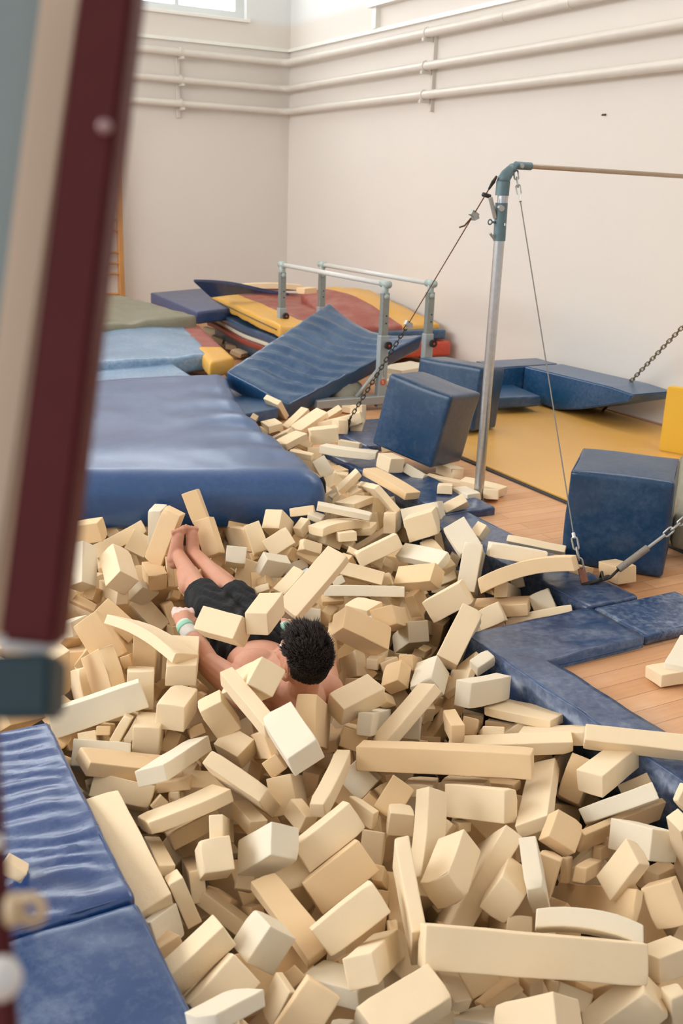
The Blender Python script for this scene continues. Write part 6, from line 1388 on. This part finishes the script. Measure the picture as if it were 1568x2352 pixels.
def hand(wr,ha,upv,tside,curl=1.0,z=1.18):
    t=(ha-wr).normalized(); n=(upv-t*upv.dot(t)).normalized(); s=t.cross(n)*tside
    cap(bm,wr,ha-t*.02*z,.026*z,.029*z)
    for k in (-1,1): cap(bm,wr+s*.008*z*k,ha+s*.024*z*k,.02*z,.0175*z)
    for i,(o_,L) in enumerate(((.030*z,.040*z),(.0105*z,.044*z),(-.0095*z,.041*z),(-.028*z,.033*z))):
        k0=ha+s*o_+t*.012*z+n*.006*z; d1=(t*.75+n*.25*(1-curl)-n*.55*curl).normalized(); k1=k0+d1*L*.62; k2=k1+(-n*.9-t*.25*curl).normalized()*L*.62; k3=k2+(-t*.95+n*.1).normalized()*L*.45
        r=.0098*z-.0006*z*i; cap(bm,k0-t*.02*z,k0,.0105*z,.0108*z,10,4); cap(bm,k0,k1,r*1.05,r,10,4); cap(bm,k1,k2,r,r*.92,10,4); cap(bm,k2,k3,r*.92,r*.85,10,4)
    b=wr+s*.024*z+t*.025*z; m1=b+s*.014*z+t*.03*z-n*.004*z; m2=m1+t*.028*z-s*.006*z-n*.010*z; m3=m2+t*.016*z-s*.014*z-n*.006*z
    cap(bm,b,m1,.0145*z,.0118*z,10,4); cap(bm,m1,m2,.0112*z,.0105*z,10,4); cap(bm,m2,m3,.0105*z,.009*z,10,4)
hand(J['Lwr'],J['Lha'],V((0,-.5,.85)),1); hand(J['Rwr'],J['Rwr'].lerp(J['Rha'],.6),V((0,-.3,.95)),-1)
# head with face
ell(bm,H_(0,-.012,.018),(hl,hf,hu),(.072,.092,.094),28); ell(bm,H_(0,.022,-.028),(hl,hf,hu),(.06,.066,.082),24); ell(bm,H_(0,.062,-.085),(hl,hf,hu),(.03,.026,.024),16)
cap(bm,H_(0,.088,.0),H_(0,.106,-.032),.008,.0125,12,4); cap(bm,H_(-.028,.078,.018),H_(.028,.078,.018),.012,.012,12,4)
cap(bm,H_(-.017,.082,-.058),H_(.017,.082,-.058),.0075,.0075,10,4); cap(bm,H_(-.015,.08,-.067),H_(.015,.08,-.067),.008,.008,10,4)
for s in (-1,1):
    ell(bm,H_(.034*s,.07,-.025),(hl,hf,hu),(.022,.02,.02),12); cap(bm,H_(.06*s,.0,-.06),H_(.03*s,.06,-.088),.018,.016,12,4)
    P=[H_((.074+.010*math.sin(math.pi*k/9))*s,-.004+.017*math.cos(math.pi*(k/9)*1.35+.6)-.008,.0+.03*math.sin(math.pi*(k/9)*1.35+.9)-.012) for k in range(10)]
    tube(bm,P,.0052,8); ell(bm,H_(.073*s,-.003,-.01),(hl,hf,hu),(.008,.014,.024),12)
person=remesh('person',bm,.0040,4,SKIN)
person.data.materials.append(skinmat('chalky_skin',(228,202,192)))
for p in person.data.polygons:
    if (p.center-J['Lha']-V((0,.02,0))).length<.062 or (p.center-J['Rha']).length<.07: p.material_index=1
tag(person,'person lying half buried in foam blocks, shirtless in black shorts with taped wrists','person')
for s in (-1,1):
    bm=bmesh.new(); ell(bm,H_(.029*s,.0815,.0),(hl,hf,hu),(.0115,.0115,.0105),14); e=from_bm('eye',bm,plain('eye_white',(230,225,220),.2),person)
    bm=bmesh.new(); ell(bm,H_(.029*s,.0905,.0),(hl,hf,hu),(.005,.0035,.005),12); from_bm('iris',bm,plain('iris_brown',(60,40,28),.2),e)
# hair
HB=NT('hair_dark'); HAIR=HB.fin(HB.mix(HB.noise(HB.coord(),60,3),lin((20,13,10)),lin((52,36,26))),.6)
HFD=plain('hair_faded',(58,42,32),.75,0,90,.2)
random.seed(5)
def hmask(d):
    l,f,u=d
    if f>.45 and u<.42: return 0
    if u<-.62: return 0
    if u<-.1 and f>-.15: return 0
    if f>.0 and u<.15 and abs(l)>.5: return 0
    return 1
bm=bmesh.new(); n1,n2=56,36; grid={}
for i in range(n1):
    for j in range(n2+1):
        th=2*math.pi*i/n1; ph=math.pi*j/n2; d=(math.sin(ph)*math.cos(th),math.sin(ph)*math.sin(th),math.cos(ph))
        k=1.02+.03*max(0,d[2])-.06*max(0,-d[2]-.2)+.03*noise.noise(V(d)*6); grid[i,j]=(bm.verts.new(H_(d[0]*.072*k,-.012+d[1]*.094*k,.016+d[2]*.096*k)),d)
for i in range(n1):
    for j in range(n2):
        q=[grid[i,j],grid[(i+1)%n1,j],grid[(i+1)%n1,j+1],grid[i,j+1]]; c=[sum(x[1][a] for x in q)/4 for a in range(3)]
        if hmask(c):
            try: f=bm.faces.new([x[0] for x in q]); f.material_index=1 if (c[2]<-.05 and c[1]>-.75) else 0
            except ValueError: pass
bmesh.ops.delete(bm,geom=[v for v in bm.verts if not v.link_faces],context='VERTS')
for _ in range(7000):
    while 1:
        d=V((random.gauss(0,1),random.gauss(0,1),random.gauss(0,1))).normalized()
        if hmask(d) and d.z>-.55: break
    L=.8*(.011+.038*max(0,d.z)**.8+.012*max(0,d.z)*max(0,d.y))*random.uniform(.6,1.25)
    if d.z<-.05: L=.006
    base=H_(d.x*.074,-.012+d.y*.097,.016+d.z*.1); out=(hl*d.x+hf*d.y+hu*d.z)
    cl=noise.noise_vector(V((round(d.x*5)/5,round(d.y*5)/5,round(d.z*5)/5))*7); sw=V((cl.x,cl.y,0))*1.1; L*=1+.5*cl.z; dirv=(out+hl*(sw.x+random.gauss(0,.16))+hf*(.55*max(0,d.z)+sw.y*.6+random.gauss(0,.16))+hu*.25).normalized()
    sd=dirv.orthogonal().normalized(); s2=dirv.cross(sd); r=.0016 if d.z>0 else .0011
    mid=base+dirv*L*.55; tip=base+dirv*L*.95+out*-.002+hf*.006*random.random()
    A=[bm.verts.new(base-out*.004+(sd*math.cos(k)+s2*math.sin(k))*r) for k in (0,2.1,4.2)]; B=[bm.verts.new(mid+(sd*math.cos(k)+s2*math.sin(k))*r*.7) for k in (0,2.1,4.2)]; T=bm.verts.new(tip)
    mi=1 if d.z<-.05 else 0
    for k in range(3):
        f=bm.faces.new((A[k],A[(k+1)%3],B[(k+1)%3],B[k])); f.material_index=mi; f=bm.faces.new((B[k],B[(k+1)%3],T)); f.material_index=mi
from_bm('hair',bm,[HAIR,HFD],person)
# shorts
def ccone(bm,p,q,r1,r2,n=24,m=5):
    P=[V(p).lerp(V(q),i/m) for i in range(m+1)]; tube(bm,P,0,n,taper=[r1+(r2-r1)*i/m for i in range(m+1)])
bm=bmesh.new()
for s,x in (('L',-.0),('R',.0)):
    h=J[s+'hip'];k=J[s+'kn']; ccone(bm,h,h.lerp(k,.98),.102,.078); ell(bm,h,None,(.1,.1,.095),20)
ell(bm,J['pelvis']+V((.03,.01,-.03)),(sx,sp,sz),(.168,.15,.112),26); ccone(bm,J['pelvis']+V((.02,.05,-.04)),J['belly']+V((.01,.07,-.05)),.125,.118)
sh=remesh('shorts',bm,.006,3,None,person); 
tb=NT('black_jersey'); co=tb.coord(); SH=tb.fin(tb.mix(tb.ramp(tb.noise(co,5,5,.7),[(.55,(0,0,0)),(.8,(.25,.25,.25))]),lin((26,27,29)),lin((120,120,122))),.9,tb.bump(tb.noise(tb.coord('Object',(14,50,14)),1,3,.5),.5,.02))
sh.data.materials.clear(); sh.data.materials.append(SH)
for v in sh.data.vertices:
    n_=v.normal; c=v.co; v.co=c+n_*min(1,max(0,(3.80-c.y)*12))*(.006*math.sin(70*c.y+20*c.x+4*math.sin(40*c.x))+.005*noise.noise(c*14))
TAPE=plain('white_tape',(214,208,198),.85,0,50,.08); MINT=plain('mint_band',(150,208,180),.7,0,60,.06)
for wr,el,nm in ((J['Lwr'],J['Lel'],'left'),(J['Rwr'],J['Rel'],'right')):
    d=(el-wr).normalized(); a=wr-d*.02; b=wr+d*.07
    bm=bmesh.new(); tube(bm,[a,a+d*.02,a+d*.04,b-d*.012,b],0,24,taper=[.0315,.032,.0335,.036,.036]); tp=from_bm('wrist_tape',bm,TAPE,person)
    bm=bmesh.new(); tube(bm,[a+d*.012,a+d*.018,a+d*.03,a+d*.036],0,24,taper=[.034,.0355,.0365,.035]); 
    from_bm('mint_band',bm,MINT,tp)
# ================================================================ foam blocks
FM={'w':foam('pale_foam',(236,225,202)),'c':foam('cream_foam',(243,221,185)),'t':foam('tan_foam',(236,206,163))}
def torn(p,L,sd,end):
    return p
def blockmesh(L,q,c,sd,bend=0,tear=0,hi=True):
    r=.003 if hi else .003; P,Fc,raw=roundbox(L,r,.032 if hi else .12); Q=Quaternion(q); rnd=random.Random(sd); out=[]; off=V((sd*1.7%19,sd*.9%13,sd*.31%7))
    ks=[rnd.uniform(-.035,.035) for _ in range(3)]; chips=[(rnd.choice((-1,1)),rnd.choice((-1,1)),rnd.choice((-1,1)),rnd.uniform(.003,.008)) for _ in range(3)] if hi else []
    h=np.array(L)/2
    for p in P:
        x,y,z=p; a=V(p)
        if hi:
            y*=1+ks[0]*x/h[0]; z*=1+ks[1]*x/h[0]; x*=1+ks[2]*y/h[1]
            nv=noise.noise_vector(V((x,y,z))*9+off)*.0020+noise.noise_vector(V((x,y,z))*45+off)*.0006
            x+=nv.x;y+=nv.y;z+=nv.z
            for cx,cy,cz,cr in chips:
                dd=(V((cx*h[0],cy*h[1],cz*h[2]))-V((x,y,z))).length
                if dd<cr*2: k=(1-dd/(cr*2))*cr*.7; x-=cx*k;y-=cy*k;z-=cz*k
            if tear and x*tear>h[0]*.82:
                k=noise.fractal(V((x*4,y,z))*26+off,.8,2.0,3)*.011; x+=k*(1 if tear>0 else -1)-abs(.25*y)*tear; 
            if bend: z-=bend*(x*x-h[0]**2/3)/h[0]**2
        v=Q@V((x,y,z)); out.append((v.x,v.y,v.z))
    return out,Fc
def num(s): return [float(v) for v in s]
for i,ln in enumerate(DATA.strip().split('\n')):
    d=ln.split('|'); f=d[0].split(); n_=num(f[:10]); bend=float(f[11]); tear=int(f[12])
    vs,fc=blockmesh(n_[7:10],n_[3:7],n_[:3],i+1,bend,tear)
    me=mesh('foam_block',vs,fc); o=link('foam_block',me,FM[f[10]]); o.location=n_[:3]
    tag(o,d[1],'foam block','foam pit blocks')
for c,rz,L,k,lb in ((atz(622,657,.62),-.25,(.75,.16,.06),'c','long cream foam strip lying on the far mats against the back wall'),(atz(632,662,.585),-.15,(.5,.14,.05),'t','tan foam strip under the long one against the back wall'),(atz(932,846,.12),.35,(.5,.3,.05),'w','wide pale foam slab behind the tilted blue cube, topmost of three'),(atz(930,858,.07),.3,(.55,.3,.05),'w','wide pale foam slab behind the tilted blue cube, middle of three'),(atz(918,872,.03),.25,(.5,.3,.045),'c','wide cream foam slab behind the tilted blue cube, lowest of three'),(atz(704,667,.72),.4,(.2,.12,.06),'t','small tan foam piece on the red mat near the back corner')):
    q=Matrix.Rotation(rz,4,'Z').to_quaternion(); vs,fc=blockmesh(list(L),(q.w,q.x,q.y,q.z),tuple(c),int(c.x*100),.02 if L[0]>.7 else 0)
    o=link('foam_block',mesh('foam_block',vs,fc),FM[k]); o.location=c; tag(o,lb,'foam block','foam pit blocks')
VV=[];FF=[];MI=[]
random.seed(8)
EXTRA=[]
for k in range(60):
    q=Quaternion((random.gauss(0,1),random.gauss(0,1),random.gauss(0,1),random.gauss(0,1))).normalized(); y=random.uniform(4.75,6.3); x=random.uniform(2.6+.12*(y-4.75),2.98)
    EXTRA.append('%f %f %f %f %f %f %f %f .11 .09 %s'%(x,y,random.uniform(-.16,-.04),q.w,q.x,q.y,q.z,random.uniform(.15,.24),random.choice('cct')))
for i,ln in enumerate(REST.strip().split('\n')+EXTRA):
    f=ln.split(); n_=num(f[:10]); vs,fc=blockmesh(n_[7:10],n_[3:7],n_[:3],i+999,hi=False); b=len(VV)
    VV+=[(v[0]+n_[0],v[1]+n_[1],v[2]+n_[2]) for v in vs]; FF+=[[k+b for k in q] for q in fc]; MI+=['wct'.index(f[10])]*len(fc)
me=mesh('foam_blocks',VV,FF); o=link('foam_blocks',me,[FM['w'],FM['c'],FM['t']]); me.polygons.foreach_set('material_index',MI)
tag(o,'deeper layer of cream and tan foam blocks showing in the gaps of the pit','foam blocks',None,'stuff')
# ================================================================ blurred apparatus beside the camera
RED=vinyl('maroon_paint',(78,16,20),.5,(110,40,40),.2,.1,(9,9,9),6,.3,coat=0); CRM=plain('cream_wood',(196,176,154),.6,0,4,.05); TG=plain('teal_grey_panel',(132,146,148),.5,0,3,.14); DT=plain('dark_teal_cast',(38,60,68),.5,.2); KW=plain('pale_knob',(206,206,204),.45); KC=plain('cream_ring',(200,176,140),.5)
t=root('apparatus_frame',pt(20,2100,.50),'out of focus dark red apparatus frame with cream edge close to the camera','apparatus')
def board(name,A,B,w0,w1,dep,th,mat,par=t):
    # a straight board from A to B (world) ; w0,w1 are half widths across, th its depth
    ax=(B-A).normalized(); side=V((.88,-.47,0)); side=(side-ax*side.dot(ax)).normalized(); nn=ax.cross(side)
    if nn.dot(ray(CX,CY))<0: nn=-nn
    bm=bmesh.new(); vs=[]
    for P,w_ in ((A,w0),(B,w1)):
        for a,b in ((-1,0),(1,0),(1,1),(-1,1)): vs.append(bm.verts.new(P+side*w_*a+nn*th*b))
    for f in ((0,1,2,3),(4,5,6,7),(0,1,5,4),(1,2,6,5),(2,3,7,6),(3,0,4,7)): bm.faces.new([vs[k] for k in f])
    bmesh.ops.recalc_face_normals(bm,faces=bm.faces[:]); bmesh.ops.bevel(bm,geom=bm.edges[:],offset=.003,segments=2,affect='EDGES'); return from_bm(name,bm,mat,par,False)
k=.504/F
rb=board('red_post',pt(258,-140,0.518),pt(58,1478,0.490),63*.518/F,66*.49/F,0,.03,RED)
board('cream_edge',pt(160,-140,0.560),pt(-60,1478,0.532),52*.56/F,40*.532/F,0,.02,CRM)
board('grey_panel',pt(20,-140,0.588),pt(-190,1478,0.560),112*.588/F,95*.56/F,0,.02,TG)
board('joint_plate',pt(50,1462,0.500),pt(46,1500,0.500),66*k,68*k,0,.03,KW); board('joint_block',pt(44,1500,0.497),pt(36,1650,0.490),72*k,74*k,0,.035,DT)
board('lower_post',pt(-70,1640,.504),pt(-12,2500,.483),52*k,52*k,0,.010,RED)
bm=bmesh.new(); ell(bm,pt(240,291,0.507),None,(17*k,17*k,17*k),14); from_bm('bolt_cap',bm,plain('bolt_pale',(160,130,130),.4),rb)
bm=bmesh.new(); ell(bm,pt(2,2248,0.462),None,(48*k*.92,48*k*.92,50*k*.92),20); tube(bm,[pt(2,2248,0.462),pt(-30,2250,0.490)],.008,10); from_bm('round_knob',bm,KW,t)
bm=bmesh.new(); c=pt(70,2088,0.490); rx=V((.88,-.47,0)); uz=V((0,0,1)); tube(bm,[c+rx*math.cos(a)*26*k+uz*math.sin(a)*32*k for a in np.linspace(0,2*math.pi,25)[:-1]],.0028,8,close=True); tube(bm,[pt(48,2088,0.490),pt(20,2090,0.490)],.008,8); from_bm('ring_eye',bm,KC,t)
bm=bmesh.new(); ell(bm,pt(-4,1935,0.490),None,(12*k,12*k,20*k),12); from_bm('bolt_cap',bm,KW,t)
